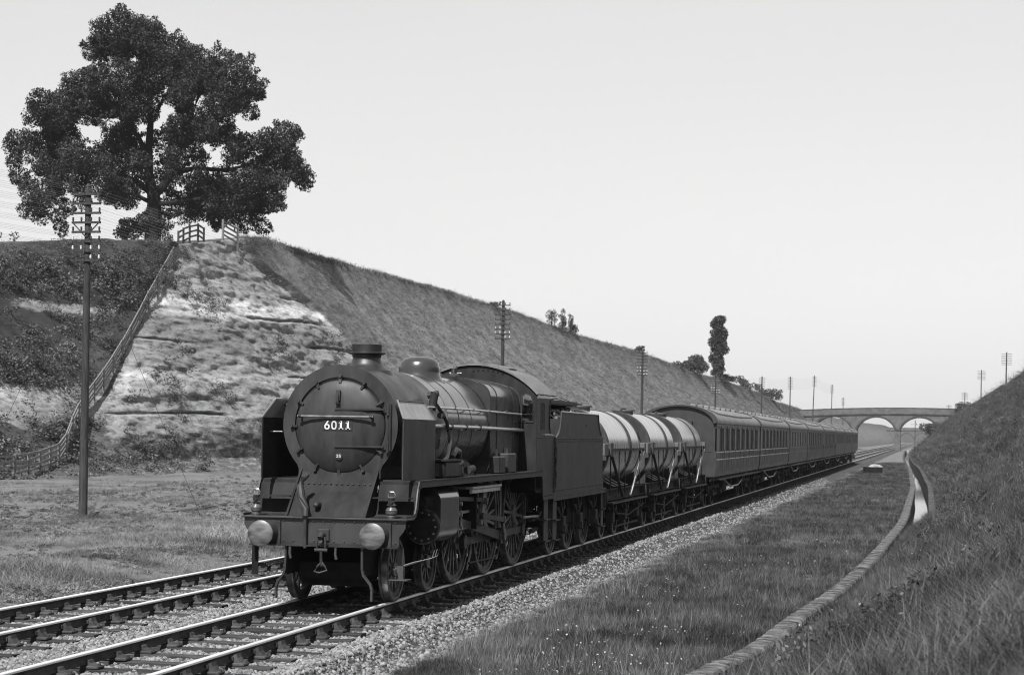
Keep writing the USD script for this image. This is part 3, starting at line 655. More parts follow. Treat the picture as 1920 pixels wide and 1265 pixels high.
# boiler barrel, bands
bo = obj('boiler', MB().lathe([(.3, 3.28), (.90, 3.30), (.905, 5.48), (.915, 6.62)], (0, 0, CZ), 'y', 72), 'loco_clad', E_, smooth=40)
obj('joint_ring', MB().lathe([(.902, 3.31), (.912, 3.33), (.909, 3.80), (.902, 3.81)], (0, 0, CZ), 'y', 72), 'boiler_glint', bo, smooth=40)  # added ring that carries the painted glint behind the smokebox
for y in (3.84, 4.6, 5.48, 6.55): obj('boiler_band', MB().lathe([(.90, y - .03), (.913, y - .028), (.913, y + .028), (.90, y + .03)], (0, 0, CZ), 'y', 72), 'loco_clad', bo, smooth=25)
obj('dome', MB().lathe([(.47, 3.50), (.405, 3.565), (.375, 3.63), (.365, 3.70), (.362, 3.76), (.345, 3.84), (.30, 3.90), (.22, 3.94), (.11, 3.958), (0, 3.962)], (0, 5.15, 0), 'z', 48), 'dome_paint', E_, smooth=40)
# --- firebox, Belpaire form
fbp = [(-.93, 1.89)] + [(-.93, 3.26)] + arc(-.63, 3.26, .30, 180, 112, 7) + arc(0, 1.70, 1.97, 111, 69, 10) + arc(.63, 3.26, .30, 68, 0, 7) + [(.93, 1.89)]
fb = obj('firebox', MB().prism(fbp, 'y', 6.70, 9.20), 'loco_clad', E_, smooth=30)
for y in (6.72, 7.25, 8.6):
    q = Polygon(fbp).buffer(.012).difference(Polygon(fbp).buffer(.001)); obj('firebox_band', MB().prism(q, 'y', y, y + .055), 'loco_clad', fb, smooth=30)
for k in range(7): obj('washout_plug', MB().cyl((.925, 7.15 + k * .28, 3.02), (.95, 7.15 + k * .28, 3.02), .03, n=8), 'loco_grime', fb)
for k, x in enumerate((-.16, .16)): obj('safety_valve', MB().lathe([(.10, 3.62), (.09, 3.70), (.055, 3.73), (.05, 3.82), (.0, 3.83)], (x, 6.98, 0), 'z', 20), 'loco_clad', E_)
obj('whistle', MB().cyl((-.33, 8.95, 3.62), (-.33, 8.95, 3.82), .025, n=10).cyl((-.33, 8.95, 3.82), (-.33, 8.95, 3.95), .045, .04, n=12).cyl((-.45, 8.95, 3.8), (-.2, 8.95, 3.8), .015, n=8), 'motion_steel', E_)
# --- smoke deflectors: a flat sheet with its top leaning in
for s in (-1, 1):
    lo = [(.28, 1.886), (2.14, 1.886), (2.14, 2.82), (2.03, 2.83), (.28, 2.83)]
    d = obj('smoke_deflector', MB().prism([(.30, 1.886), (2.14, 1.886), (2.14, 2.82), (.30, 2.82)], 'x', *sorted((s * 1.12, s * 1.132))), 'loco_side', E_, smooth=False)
    P = np.array([[(s * 1.126, .30, 2.821), (s * 1.126, 2.14, 2.821)], [(s * .98, .47, 3.095), (s * .98, 1.92, 3.095)]])
    q = MB().grid(P, s < 0).grid(P - [s * .012, 0, .004], s > 0)
    obj('leaning_top', q, 'deflector_sheen', d, smooth=False)
    obj('edge_strip', MB().beam(P[1, 0] + [0, 0, .006], P[1, 1] + [0, 0, .006], .03, .02).beam(P[0, 0], P[1, 0], .02, .02).beam(P[0, 1], P[1, 1], .02, .02), 'deflector_sheen', d, smooth=False)
    obj('lining', MB().box(*sorted((s * 1.105, s * 1.119)), .305, 2.135, 1.89, 2.815), 'dull_black', d, smooth=False)  # black inner sheet, the shade behind the deflector put into its colour
    if s < 0: obj('stay', MB().cyl((s * .80, .95, 3.0), (s * 1.0, .95, 3.03), .018, n=8).cyl((s * .9, .6, 2.6), (s * 1.1, .6, 2.6), .016, n=8), 'motion_steel', d)
# --- handrails, ejector pipe, fittings along the boiler
for s in (-1, 1):
    h = obj('handrail', MB().tube([(s * .985, 2.2, 3.03), (s * .985, 5.0, 3.03), (s * .985, 9.15, 3.00)], .019, 8), 'bright_steel', E_)
    for y in (2.6, 3.9, 5.2, 6.4, 7.8): obj('handrail_knob', MB().cyl((s * .88, y, 3.03), (s * .985, y, 3.03), .014, n=6).ball((s * .985, y, 3.03), .027, 1), 'loco_grime', h)
obj('ejector_pipe', MB().tube([(1.0, 2.3, 2.73), (1.0, 6.0, 2.715), (1.0, 9.18, 2.69)], .036, 10), 'bright_steel', E_)
for y in (3.6, 4.6, 5.6): obj('pipe_clip', MB().box(.88, 1.045, y - .02, y + .02, 2.67, 2.77), 'loco_grime', E_, smooth=False)
obj('ejector', MB().cyl((.93, 2.62, 2.98), (.98, 2.62, 3.28), .07, n=12).cyl((.86, 2.62, 3.22), (1.04, 2.62, 3.26), .05, n=10).tube([(.98, 2.65, 3.1), (1.03, 2.9, 2.95), (1.06, 3.1, 2.8), (1.05, 3.25, 2.65)], .03, 8).cyl((1.02, 2.8, 2.9), (1.02, 3.0, 2.9), .05, n=10), 'loco_grime', E_)
obj('steam_pipe', MB().tube([(1.06, 3.25, 2.66), (1.10, 3.2, 2.45), (1.13, 2.9, 2.22), (1.14, 2.4, 2.06)], .034, 8), 'loco_side', E_)
obj('oil_feed_pipe', MB().tube([(.95, 2.35, 2.55), (1.0, 2.5, 2.4), (1.02, 2.75, 2.36), (1.0, 2.9, 2.5)], .014, 6).tube([(.95, 2.35, 2.2), (1.05, 2.6, 2.12), (1.08, 2.85, 2.2)], .012, 6), 'loco_grime', E_)
# sandboxes and lubricators on the running plate, splashers
for s in (-1, 1):
    obj('sand_box', MB().bbox(*sorted((s * .96, s * 1.25)), 2.35, 3.25, 1.886, 2.16, .03).box(*sorted((s * .94, s * 1.27)), 2.30, 3.30, 2.16, 2.185), 'loco_black', E_, smooth=30)
    for yc, zc, r, w in ((4.74, 1.028, 1.13, .30), (7.0, 1.028, 1.13, .30)):
        a = math.degrees(math.asin((1.886 - zc) / r))
        arcp = arc(yc, zc, r, a, 180 - a, 18)
        sp = obj('splasher', MB().prism(arcp, 'x', *sorted((s * .95, s * .97))), 'loco_side', E_, smooth=30)
        P = np.array([[(s * .62, y, z) for y, z in arcp], [(s * .985, y, z) for y, z in arcp]])
        obj('splasher_top', MB().grid(P, s < 0).grid(P + [0, 0, -.012], s > 0), 'loco_side', sp, smooth=40)
    a0 = [(3.56, 2.24), (3.62, 2.32), (3.74, 2.37), (3.9, 2.37), (4.02, 2.3), (4.06, 2.2)]
    obj('reverser_cover', MB().tube([(s * 1.05, 3.45, 2.0), (s * 1.05, 3.5, 2.22), (s * 1.05, 3.7, 2.33), (s * 1.05, 3.95, 2.3), (s * 1.05, 4.08, 2.1)], [.05, .06, .065, .06, .04], 10), 'loco_side', E_)
    obj('gear_bracket', MB().bbox(*sorted((s * .98, s * 1.2)), 3.35, 3.62, 1.886, 2.12, .02).cyl((s * 1.1, 3.9, 1.886), (s * 1.1, 3.9, 2.08), .06, n=10).ball((s * 1.1, 3.9, 2.1), .07).cyl((s * 1.1, 4.4, 1.98), (s * 1.1, 4.75, 2.0), .07, n=10), 'loco_grime', E_)
    obj('lubricator', MB().bbox(*sorted((s * 1.0, s * 1.24)), 6.95, 7.62, 1.886, 2.25, .02), 'loco_side', E_, smooth=False)
    obj('oil_box', MB().bbox(*sorted((s * 1.02, s * 1.22)), 6.35, 6.80, 1.886, 2.2, .02).cyl((s * 1.12, 6.5, 2.2), (s * 1.12, 6.5, 2.33), .03, n=8).cyl((s * 1.12, 7.3, 2.25), (s * 1.12, 7.3, 2.35), .07, n=10), 'loco_black', E_, smooth=False)
# --- cab
roof = arc(0, 2.23, 1.75, 90 + 48, 90 - 48, 24)
roofp = [(x, z) for x, z in roof]
front = Polygon([(-1.28, 1.886), (-1.28, 3.33)] + [(x, z - .015) for x, z in roofp] + [(1.28, 3.33), (1.28, 1.886)])
win = lambda s: Polygon([(s * .99, 2.86), (s * 1.20, 2.86), (s * 1.20, 3.26), (s * 1.15, 3.36), (s * 1.06, 3.40), (s * .99, 3.36)])
front = front.difference(win(1)).difference(win(-1)).difference(Polygon(fbp).buffer(.004))
cf = obj('cab_front', MB().prism(front, 'y', 9.203, 9.22), 'loco_matt', E_, smooth=False)
for s in (-1, 1):
    obj('spectacle_pane', MB().prism(win(s).buffer(-.004), 'y', 9.208, 9.214), 'pane_glass', cf, smooth=False)
    obj('spectacle_rim', MB().prism(win(s).buffer(.022).difference(win(s).buffer(.001)), 'y', 9.19, 9.203), 'loco_clad', cf, smooth=False)
for k in range(7): obj('vent_hole', MB().cyl((-.02 + .1 * k, 9.198, 3.865 - .012 * (k - 2) ** 2 * .35), (-.02 + .1 * k, 9.203, 3.865 - .012 * (k - 2) ** 2 * .35), .022, n=10), 'dull_black', cf)
SHEET = Polygon([(9.22, 1.36 + .53), (9.80, 1.89), (9.87, 1.80), (9.96, 1.37), (11.02, 1.37), (11.02, 2.58), (10.60, 2.60), (10.47, 2.75), (10.43, 3.0), (10.44, 3.20), (10.52, 3.30), (11.0, 3.345), (9.22, 3.33)])
wn = Polygon([(9.56, 2.70), (9.98, 2.70), (9.98, 3.20), (9.92, 3.25), (9.62, 3.25), (9.56, 3.20)])
for s in (-1, 1):
    cs = obj('cab_side', MB().prism(SHEET.difference(wn), 'x', *sorted((s * 1.265, s * 1.28))), 'loco_side', E_, smooth=False)
    obj('side_pane', MB().prism(wn.buffer(-.004), 'x', *sorted((s * 1.269, s * 1.274))), 'pane_glass', cs, smooth=False)
    obj('beading', MB().beam((s * 1.283, 9.22, 2.56), (s * 1.283, 11.02, 2.56), .012, .03).tube([(s * 1.285, 11.02, 1.4), (s * 1.285, 11.02, 2.58), (s * 1.285, 10.6, 2.6), (s * 1.285, 10.47, 2.75), (s * 1.285, 10.43, 3.0), (s * 1.285, 10.44, 3.2), (s * 1.285, 10.52, 3.3)], .016, 6), 'loco_clad', cs, smooth=False)
    rv = MB()
    for z in np.arange(1.95, 3.3, .085): rv.ball((s * 1.281, 9.27, z), .011, 1)
    for z in np.arange(1.45, 2.5, .085): rv.ball((s * 1.281, 10.93, z), .011, 1); rv.ball((s * 1.281, 10.83, z), .009, 1)
    tagp(obj('rivets', rv, 'loco_side', cs), kind='stuff')
    obj('arm_rest', MB().bbox(*sorted((s * 1.26, s * 1.32)), 9.9, 10.55, 2.585, 2.615, .006), 'bright_steel', cs)
    obj('cab_handrail', MB().cyl((s * 1.32, 11.05, 1.5), (s * 1.32, 11.05, 2.52), .016, n=8).cyl((s * 1.28, 11.05, 2.50), (s * 1.32, 11.05, 2.50), .014, n=6), 'motion_steel', cs)
    obj('cab_step', MB().box(*sorted((s * 1.20, s * 1.22)), 10.35, 10.75, .45, 1.3).box(*sorted((s * 1.05, s * 1.28)), 10.3, 10.8, .42, .45).box(*sorted((s * 1.05, s * 1.28)), 10.3, 10.8, .86, .885), 'loco_side', E_, smooth=False)
rp2 = [(x, z) for x, z in arc(0, 2.23, 1.765, 90 + 48, 90 - 48, 24)] + [(x, z) for x, z in arc(0, 2.23, 1.735, 90 - 48, 90 + 48, 24)]
rf = obj('cab_roof', MB().prism(rp2, 'y', 9.16, 11.05), 'cab_roof_paint', E_, smooth=30)
obj('roof_vent', MB().prism(Polygon(arc(0, 2.23, 1.80, 108, 72, 10) + arc(0, 2.23, 1.77, 72, 108, 10)), 'y', 9.9, 10.6), 'cab_roof_paint', rf, smooth=30)
obj('roof_rib', MB().prism(Polygon(arc(0, 2.23, 1.782, 90 + 48, 90 - 48, 24) + arc(0, 2.23, 1.767, 90 - 48, 90 + 48, 24)), 'y', 10.98, 11.03), 'cab_roof_paint', rf, smooth=30)
obj('cab_interior', MB().box(-1.26, 1.26, 9.225, 9.3, 1.5, 2.8).box(-1.26, 1.26, 9.3, 11.0, 1.45, 1.5), 'dull_black', E_, smooth=False)
# --- wheels
for s in (-1, 1):
    for y in (1.09, 2.995): spoked_wheel(E_, 'bogie_wheel', .755 * s, y, .495, 10, .13, s=s, spin=.2)
    for i, y in enumerate((4.74, 7.0, 9.44)):
        spoked_wheel(E_, 'driving_wheel', .755 * s, y, 1.028, 20, .20, rim=.075, weight=((52, 118) if i != 1 else (40, 130)), crank=(.08, -.31), s=s, spin=.1 + i)
for y in (1.09, 2.995, 4.74, 7.0, 9.44): obj('axle', MB().cyl((-.7, y, .495 if y < 4 else 1.028), (.7, y, .495 if y < 4 else 1.028), .09, n=14), 'frame_black', E_)
obj('bogie_frame', MB().box(-.58, -.55, .55, 3.55, .38, .78).box(.55, .58, .55, 3.55, .38, .78).box(-.55, .55, .50, .55, .36, .62).box(-.55, .55, 1.9, 2.2, .4, .95).box(-.56, .56, .62, .66, .25, .42), 'frame_black', E_, smooth=False)
# --- outside cylinders and motion
for s in (-1, 1):
    cyl = Polygon(arc(.985, 1.12, .285, 180, 360, 18) + [(1.27, 1.45)] + arc(1.07, 1.52, .20, 0, 90, 8) + [(.75, 1.72), (.66, 1.6), (.66, 1.12)])
    if s < 0: cyl = affinity.scale(cyl, -1, 1, origin=(0, 0))
    c = obj('cylinder', MB().prism(cyl, 'y', 2.02, 3.20), 'cylinder_clad', E_, smooth=35)
    obj('cylinder_cover', MB().cyl((s * .985, 2.02, 1.12), (s * .985, 1.96, 1.12), .275, .25, n=32).cyl((s * .985, 1.96, 1.12), (s * .985, 1.93, 1.12), .16, .15, n=24), 'loco_black', c, smooth=35)
    obj('cover_rim', MB().lathe([(.262, 1.985), (.29, 1.985), (.29, 2.018), (.262, 2.018)], (s * .985, 0, 1.12), 'y', 36), 'bright_steel' if False else 'motion_steel', c, smooth=35)
    obj('valve_chest_cover', MB().cyl((s * .97, 2.02, 1.52), (s * .97, 1.80, 1.52), .13, .12, n=20).cyl((s * .97, 1.80, 1.52), (s * .97, 1.74, 1.52), .05, n=12), 'loco_black', c)
    obj('drain_cock', MB().cyl((s * 1.0, 2.2, .84), (s * 1.0, 2.2, .72), .025, n=8).cyl((s * 1.0, 3.05, .84), (s * 1.0, 3.05, .72), .025, n=8).box(*sorted((s * .94, s * 1.08)), 2.12, 2.28, .68, .73).box(*sorted((s * .94, s * 1.08)), 2.97, 3.13, .68, .73), 'loco_grime', c)
    for k, dx in enumerate((0, .035, .07)): obj('drain_pipe', MB().tube([(s * (1.0 + dx), 3.0 - .3 * k, .72), (s * (1.0 + dx), 2.85 - .3 * k, .60), (s * (1.0 + dx), 1.2, .565 + .02 * k), (s * (1.0 + dx), .35, .55 + .02 * k)], .0095, 6), 'bright_steel', E_)
    py, pz = .08, 1.028 - .31
    obj('slide_bar', MB().bbox(*sorted((s * .96, s * 1.06)), 3.22, 4.75, 1.235, 1.285, .006), 'bright_steel', E_)
    obj('slide_bar', MB().bbox(*sorted((s * .96, s * 1.06)), 3.22, 4.75, .96, 1.005, .006), 'bright_steel', E_)
    obj('piston_rod', MB().cyl((s * 1.0, 3.2, 1.12), (s * 1.0, 3.9, 1.12), .045, n=12), 'bright_steel', E_)
    obj('crosshead', MB().bbox(*sorted((s * .93, s * 1.09)), 3.72, 4.12, 1.01, 1.232, .012).cyl((s * .9, 3.92, 1.12), (s * 1.13, 3.92, 1.12), .07, n=14), 'motion_steel', E_)
    rod = lambda y0, z0, y1, z1, h0, h1, x0, x1: MB().prism(Polygon([(y0, z0 - h0), (y1, z1 - h1), (y1, z1 + h1), (y0, z0 + h0)]), 'x', *sorted((s * x0, s * x1)))
    q = rod(3.92, 1.12, 7.08, pz, .06, .085, 1.03, 1.09); q.cyl((s * 1.02, 3.92, 1.12), (s * 1.10, 3.92, 1.12), .11, n=18); q.cyl((s * 1.02, 7.08, pz), (s * 1.11, 7.08, pz), .15, n=20)
    obj('connecting_rod', q, 'rod_steel', E_, smooth=30)
    for y0, y1 in ((4.82, 7.08), (7.08, 9.52)):
        q = rod(y0, pz, y1, pz, .065, .065, .90, .95)
        for y in (y0, y1): q.cyl((s * .89, y, pz), (s * .985, y, pz), .125, n=18)
        obj('coupling_rod', q, 'rod_steel', E_, smooth=30)
    q = MB().beam((s * 1.13, 7.15, pz), (s * 1.13, 6.98, 1.02), .05, .13).cyl((s * 1.10, 7.15, pz), (s * 1.16, 7.15, pz), .09, n=14).cyl((s * 1.10, 6.98, 1.02), (s * 1.19, 6.98, 1.02), .07, n=14)
    obj('return_crank', q, 'motion_steel', E_, smooth=30)
    obj('eccentric_rod', MB().beam((s * 1.17, 6.98, 1.02), (s * 1.17, 5.25, 1.16), .04, .085).cyl((s * 1.14, 5.25, 1.16), (s * 1.2, 5.25, 1.16), .06, n=12), 'rod_steel', E_, smooth=30)
    obj('motion_bracket', MB().bbox(*sorted((s * .80, s * 1.24)), 4.28, 6.45, 1.655, 1.70, .01).bbox(*sorted((s * 1.16, s * 1.22)), 4.30, 6.40, 1.58, 1.655, .008), 'pale_bracket', E_, smooth=False)
    obj('expansion_link', MB().prism(Polygon([(5.32, 1.66), (5.62, 1.66), (5.56, 1.4), (5.42, 1.12), (5.30, .98), (5.20, 1.02), (5.27, 1.2), (5.36, 1.42)]), 'x', *sorted((s * 1.08, s * 1.16))).cyl((s * 1.05, 5.42, 1.42), (s * 1.22, 5.42, 1.42), .06, n=14), 'motion_steel', E_, smooth=30)
    obj('radius_rod', MB().beam((s * 1.12, 5.42, 1.44), (s * 1.12, 3.55, 1.52), .035, .07), 'rod_steel', E_, smooth=False)
    obj('combination_lever', MB().beam((s * 1.12, 3.60, 1.62), (s * 1.12, 3.72, .86), .03, .06).beam((s * 1.12, 3.72, .88), (s * 1.12, 3.95, .94), .03, .05).cyl((s * .97, 3.2, 1.52), (s * .97, 3.6, 1.52), .03, n=10), 'motion_steel', E_, smooth=False)
    obj('motion_plate', MB().box(*sorted((s * .64, s * 1.18)), 4.76, 4.82, .95, 1.78), 'frame_black', E_, smooth=False)
    obj('hanger', MB().beam((s * 1.0, 3.45, 1.7), (s * 1.0, 3.45, 1.26), .05, .08).beam((s * 1.1, 4.0, 1.76), (s * 1.1, 4.0, 1.5), .05, .1), 'frame_black', E_, smooth=False)
    obj('brake_hanger', MB().beam((s * .72, 5.9, 1.3), (s * .76, 5.86, .5), .06, .05).beam((s * .72, 8.3, 1.3), (s * .76, 8.28, .5), .06, .05).tube([(s * .8, 8.2, .52), (s * .8, 8.0, .30), (s * .8, 7.6, .26), (s * .8, 5.8, .28)], .022, 6), 'loco_grime', E_)
    obj('sand_pipe', MB().tube([(s * .80, 5.98, 1.86), (s * .80, 5.98, 1.0), (s * .79, 5.93, .45), (s * .77, 5.75, .16)], .02, 6).tube([(s * .78, 8.32, 1.86), (s * .78, 8.30, .9), (s * .78, 8.2, .4), (s * .76, 8.1, .2)], .02, 6), 'pale_grey', E_)
    obj('injector', MB().cyl((s * 1.02, 9.9, .9), (s * 1.02, 10.4, .9), .06, n=10).tube([(s * 1.02, 10.3, .9), (s * 1.03, 10.6, .88), (s * 1.03, 10.9, 1.0)], .03, 8).cyl((s * 1.02, 10.0, .65), (s * 1.02, 10.5, .68), .05, n=8), 'loco_grime', E_)
    rg = np.random.default_rng(3)
    q = MB()
    for k in range(12):
        a = 2 * PI * k / 12; q.cyl((s * .985 + .22 * math.cos(a), 1.958, 1.12 + .22 * math.sin(a)), (s * .985 + .22 * math.cos(a), 1.935, 1.12 + .22 * math.sin(a)), .018, n=6)
    for k in range(10):
        a = 2 * PI * k / 10; q.cyl((s * .985 + .22 * math.cos(a), 3.2, 1.12 + .22 * math.sin(a)), (s * .985 + .22 * math.cos(a), 3.24, 1.12 + .22 * math.sin(a)), .018, n=6)
    for k in range(16): x_, y_, z_ = s * rg.uniform(.98, 1.2), rg.uniform(3.24, 3.9), rg.uniform(.85, 1.7); q.cyl((x_, y_, z_), (x_ + s * .04, y_, z_), rg.uniform(.02, .04), n=8)
    tagp(obj('bolts_and_oil_cups', q, 'steel', c), kind='stuff')
    obj('oil_pipe', MB().tube([(s * 1.15, 3.3, 1.75), (s * 1.18, 3.32, 1.5), (s * 1.14, 3.4, 1.3), (s * 1.16, 3.5, 1.0), (s * 1.12, 3.45, .8)], .014, 6).tube([(s * 1.1, 3.6, 1.7), (s * 1.17, 3.7, 1.45), (s * 1.15, 3.72, 1.2)], .012, 6), 'motion_steel', c)
    obj('water_pipe', MB().tube([(s * 1.1, 9.0, .98), (s * 1.1, 10.3, .95)], .025, 6), 'pale_grey', E_)
    obj('ash_pan', MB().box(*sorted((s * .3, s * .58)), 7.6, 8.9, .4, 1.3), 'dull_black', E_, smooth=False)

# --- oil lamps standing on the front platform
def oil_lamp(label, x, y, z):
    t = thing('oil_lamp', label, 'lamp', (x, y, z), group=None)
    obj('reservoir', MB().lathe([(0, 0), (.065, 0), (.075, .03), (.06, .045), (.085, .07), (.09, .12), (.06, .165), (0, .17)], (0, 0, 0), 'z', 24), 'lamp_paint', t, smooth=35)
    obj('body', MB().lathe([(.04, .16), (.055, .19), (.075, .2), (.045, .215), (.04, .27), (.055, .29), (.062, .31), (.03, .325), (0, .33)], (0, 0, 0), 'z', 24), 'lamp_paint', t, smooth=35)
    obj('lens', MB().cyl((0, -.05, .245), (0, -.075, .245), .038, .034, n=18), 'coach_glass', t)
    obj('handle', MB().tube([(-.05, 0, .31), (-.055, 0, .36), (-.03, 0, .395), (.03, 0, .395), (.055, 0, .36), (.05, 0, .31)], .009, 6), 'motion_steel', t)
    return t
oil_lamp('bright oil lamp on the front platform beside the right buffer', 1.02, 26.35, 1.330)
oil_lamp('bright oil lamp at the left end of the front platform', -1.12, 26.35, 1.330)
# ---------------------------------------------------------------- tender
T_ = thing('tender', 'riveted black tender full of coal coupled behind the engine', 'tender', (0, 26.25, 0))
for s in (-1, 1):
    side = Polygon([(11.60, 1.345), (17.50, 1.345), (17.50, 2.52), (11.62, 2.52)])
    ts = obj('side_sheet', MB().prism(side, 'x', *sorted((s * 1.15, s * 1.165))), 'loco_side', T_, smooth=False)
    # upper side, flared at the front and rear by a curve
    up = Polygon([(11.70, 2.541), (17.42, 2.541), (17.28, 2.60), (17.05, 2.70), (16.90, 2.86), (16.82, 3.08), (12.30, 3.10), (12.24, 2.86), (12.12, 2.70), (11.95, 2.60)])
    ts2 = obj('coping', MB().prism(up, 'x', *sorted((s * 1.145, s * 1.16))), 'loco_side', T_, smooth=False)
    obj('coping_bead', MB().tube([(s * 1.16, 11.70, 2.545), (s * 1.16, 11.95, 2.61), (s * 1.16, 12.12, 2.71), (s * 1.16, 12.24, 2.87), (s * 1.16, 12.30, 3.10), (s * 1.16, 16.82, 3.09), (s * 1.16, 16.9, 2.87), (s * 1.16, 17.05, 2.71), (s * 1.16, 17.28, 2.61)], .02, 6), 'loco_clad', ts2)
    obj('waist_bead', MB().box(*sorted((s * 1.15, s * 1.18)), 11.6, 17.5, 2.5205, 2.5405), 'loco_clad', ts, smooth=False)
    rv = MB()
    for z in (1.42, 2.46):
        for y in np.arange(11.7, 17.45, .09): rv.ball((s * 1.166, y, z), .0085, 1)
    for y in (11.68, 13.6, 15.5, 17.44):
        for z in np.arange(1.5, 2.45, .09): rv.ball((s * 1.166, y, z), .0085, 1)
    tagp(obj('rivets', rv, 'loco_side', ts), kind='stuff')
    obj('tender_handrail', MB().cyl((s * 1.20, 11.58, 1.45), (s * 1.20, 11.58, 2.45), .016, n=8), 'motion_steel', T_)
    obj('footplate', MB().box(*sorted((s * .95, s * 1.22)), 11.35, 17.75, 1.315, 1.343).box(*sorted((s * 1.19, s * 1.21)), 11.35, 17.75, 1.22, 1.315), 'loco_side', T_, smooth=False)
    fr = Polygon([(11.5, .48), (11.95, .48), (12.3, .62), (17.55, .62), (17.55, .42), (17.72, .42), (17.72, 1.31), (11.5, 1.31)])
    for y in (12.98, 14.96, 16.94): fr = fr.difference(Polygon([(y - .17, .5), (y + .17, .5), (y + .17, .98), (y - .17, .98)]))
    for y in (13.97, 15.95): fr = fr.difference(Polygon(arc(y, .95, .22, 0, 360, 18)))
    obj('outside_frame', MB().prism(fr, 'x', *sorted((s * .93, s * .955))), 'frame_black', T_, smooth=False)
    for y in (12.98, 14.96, 16.94):
        ab = obj('axle_box', MB().bbox(*sorted((s * .94, s * 1.14)), y - .15, y + .15, .50, .84, .02).bbox(*sorted((s * 1.06, s * 1.17)), y - .10, y + .10, .46, .66, .03), 'wagon_iron', T_, smooth=30)
        obj('axle_guard', MB().box(*sorted((s * .958, s * 1.0)), y - .23, y - .155, .45, 1.0).box(*sorted((s * .958, s * 1.0)), y + .155, y + .23, .45, 1.0), 'wagon_iron', ab, smooth=False)
        m = MB()
        for k in range(6): m.box(*sorted((s * .96, s * 1.06)), y - .50 + k * .07, y + .50 - k * .07, .965 - k * .03 + .06, .990 - k * .03 + .06)
        for e in (-1, 1): m.beam((s * 1.01, y + e * .46, 1.02), (s * 1.01, y + e * .36, 1.29), .05, .04, up=(1, 0, 0)); m.prism([(y + e * .02, .90), (y + e * .06, .90), (y + e * .30, 1.26), (y + e * .18, 1.26)], 'x', *sorted((s * 1.0, s * 1.10)))
        obj('leaf_spring', m, 'wagon_iron', T_, smooth=False)
        spoked_wheel(T_, 'wheel', .755 * s, y, .648, 12, .16, s=s, spin=y)
    obj('front_step', MB().box(*sorted((s * 1.14, s * 1.16)), 11.55, 11.95, .40, 1.2).box(*sorted((s * .98, s * 1.24)), 11.5, 12.0, .38, .405).box(*sorted((s * .98, s * 1.24)), 11.5, 12.0, .80, .825), 'loco_side', T_, smooth=False)
    obj('rear_step', MB().box(*sorted((s * 1.14, s * 1.16)), 17.4, 17.7, .42, 1.2).box(*sorted((s * .98, s * 1.22)), 17.35, 17.75, .40, .425).box(*sorted((s * .98, s * 1.22)), 17.35, 17.75, .82, .84), 'loco_side', T_, smooth=False)
    bb = obj('buffer', MB().cyl((s * .87, 17.75, 1.05), (s * .87, 18.0, 1.05), .13, .10, n=18).cyl((s * .87, 18.0, 1.05), (s * .87, 18.12, 1.05), .05, n=12), 'loco_grime', T_)
    obj('buffer_head', MB().cyl((s * .87, 18.12, 1.05), (s * .87, 18.17, 1.05), .2, n=24), 'loco_grime', bb)
for y in (12.98, 14.96, 16.94): obj('axle', MB().cyl((-.9, y, .648), (.9, y, .648), .08, n=12), 'frame_black', T_)
obj('rear_beam', MB().box(-1.22, 1.22, 17.72, 17.75, .85, 1.31), 'loco_side', T_, smooth=False)
obj('tank_end', MB().box(-1.15, 1.15, 17.48, 17.5, 1.345, 2.52).box(-1.15, 1.15, 11.62, 11.66, 1.345, 2.5), 'loco_side', T_, smooth=False)
obj('tank_top', MB().box(-1.14, 1.14, 11.7, 17.48, 2.50, 2.54).box(-1.14, 1.14, 16.78, 16.80, 2.54, 3.0).box(-1.14, 1.14, 12.3, 12.33, 2.54, 2.95), 'loco_side', T_, smooth=False)
rng = np.random.default_rng(8)
gx, gy = np.meshgrid(np.linspace(-1.10, 1.10, 24), np.linspace(12.35, 16.7, 44), indexing='ij')
hz_ = 2.70 + .60 * np.clip(1 - (gx / 1.15) ** 2, 0, 1) ** .6 * np.clip((16.9 - gy) / 1.2, 0, 1) ** .5 + .16 * (fbm(np.stack([gx * 3, gy * 3, 0 * gx], -1), 4, 3) - .5)
co = obj('coal', MB().grid(np.stack([gx, gy, hz_], -1)), 'coal', T_, smooth=False)
m = MB()
for k in range(260):
    i, j = rng.integers(0, 24), rng.integers(0, 44); r = rng.uniform(.03, .09)
    c = trimesh.creation.icosphere(0 if r < .05 else 1, r); c.apply_transform(trimesh.transformations.random_rotation_matrix(rng.random(3)))
    m.tm(c, trimesh.transformations.translation_matrix((gx[i, j], gy[i, j], hz_[i, j] + .02)))
tagp(obj('coal_lumps', m, 'coal', co, smooth=False), kind='stuff')
obj('fire_iron_rack', MB().box(.42, .86, 12.0, 15.6, 3.26, 3.29).box(.40, .44, 12.0, 15.6, 3.29, 3.36).box(.84, .88, 12.0, 15.6, 3.29, 3.36).box(.5, .6, 12.4, 12.45, 2.6, 3.26).box(.5, .6, 15.4, 15.45, 2.6, 3.26), 'loco_black', T_, smooth=False)
for k in range(4): obj('fire_iron', MB().tube([(.50 + .1 * k, 11.9 + .2 * k, 3.34 + .01 * k), (.48 + .1 * k, 14, 3.36 + .03 * k), (.52 + .09 * k, 15.9 - .2 * k, 3.36)], .014, 6), 'motion_steel', T_)
obj('filler_hood', MB().cyl((0, 17.1, 2.54), (0, 17.1, 2.78), .32, .26, n=20), 'loco_side', T_)
obj('tool_box', MB().bbox(-.9, -.3, 16.85, 17.25, 2.54, 2.8, .02), 'loco_side', T_, smooth=False)
obj('shovelling_plate', MB().box(-.5, .5, 11.66, 11.68, 1.5, 2.9), 'dull_black', T_, smooth=False)
obj('fall_plate', MB().box(-.9, .9, 11.0, 11.6, 1.42, 1.44), 'frame_black', T_, smooth=False)
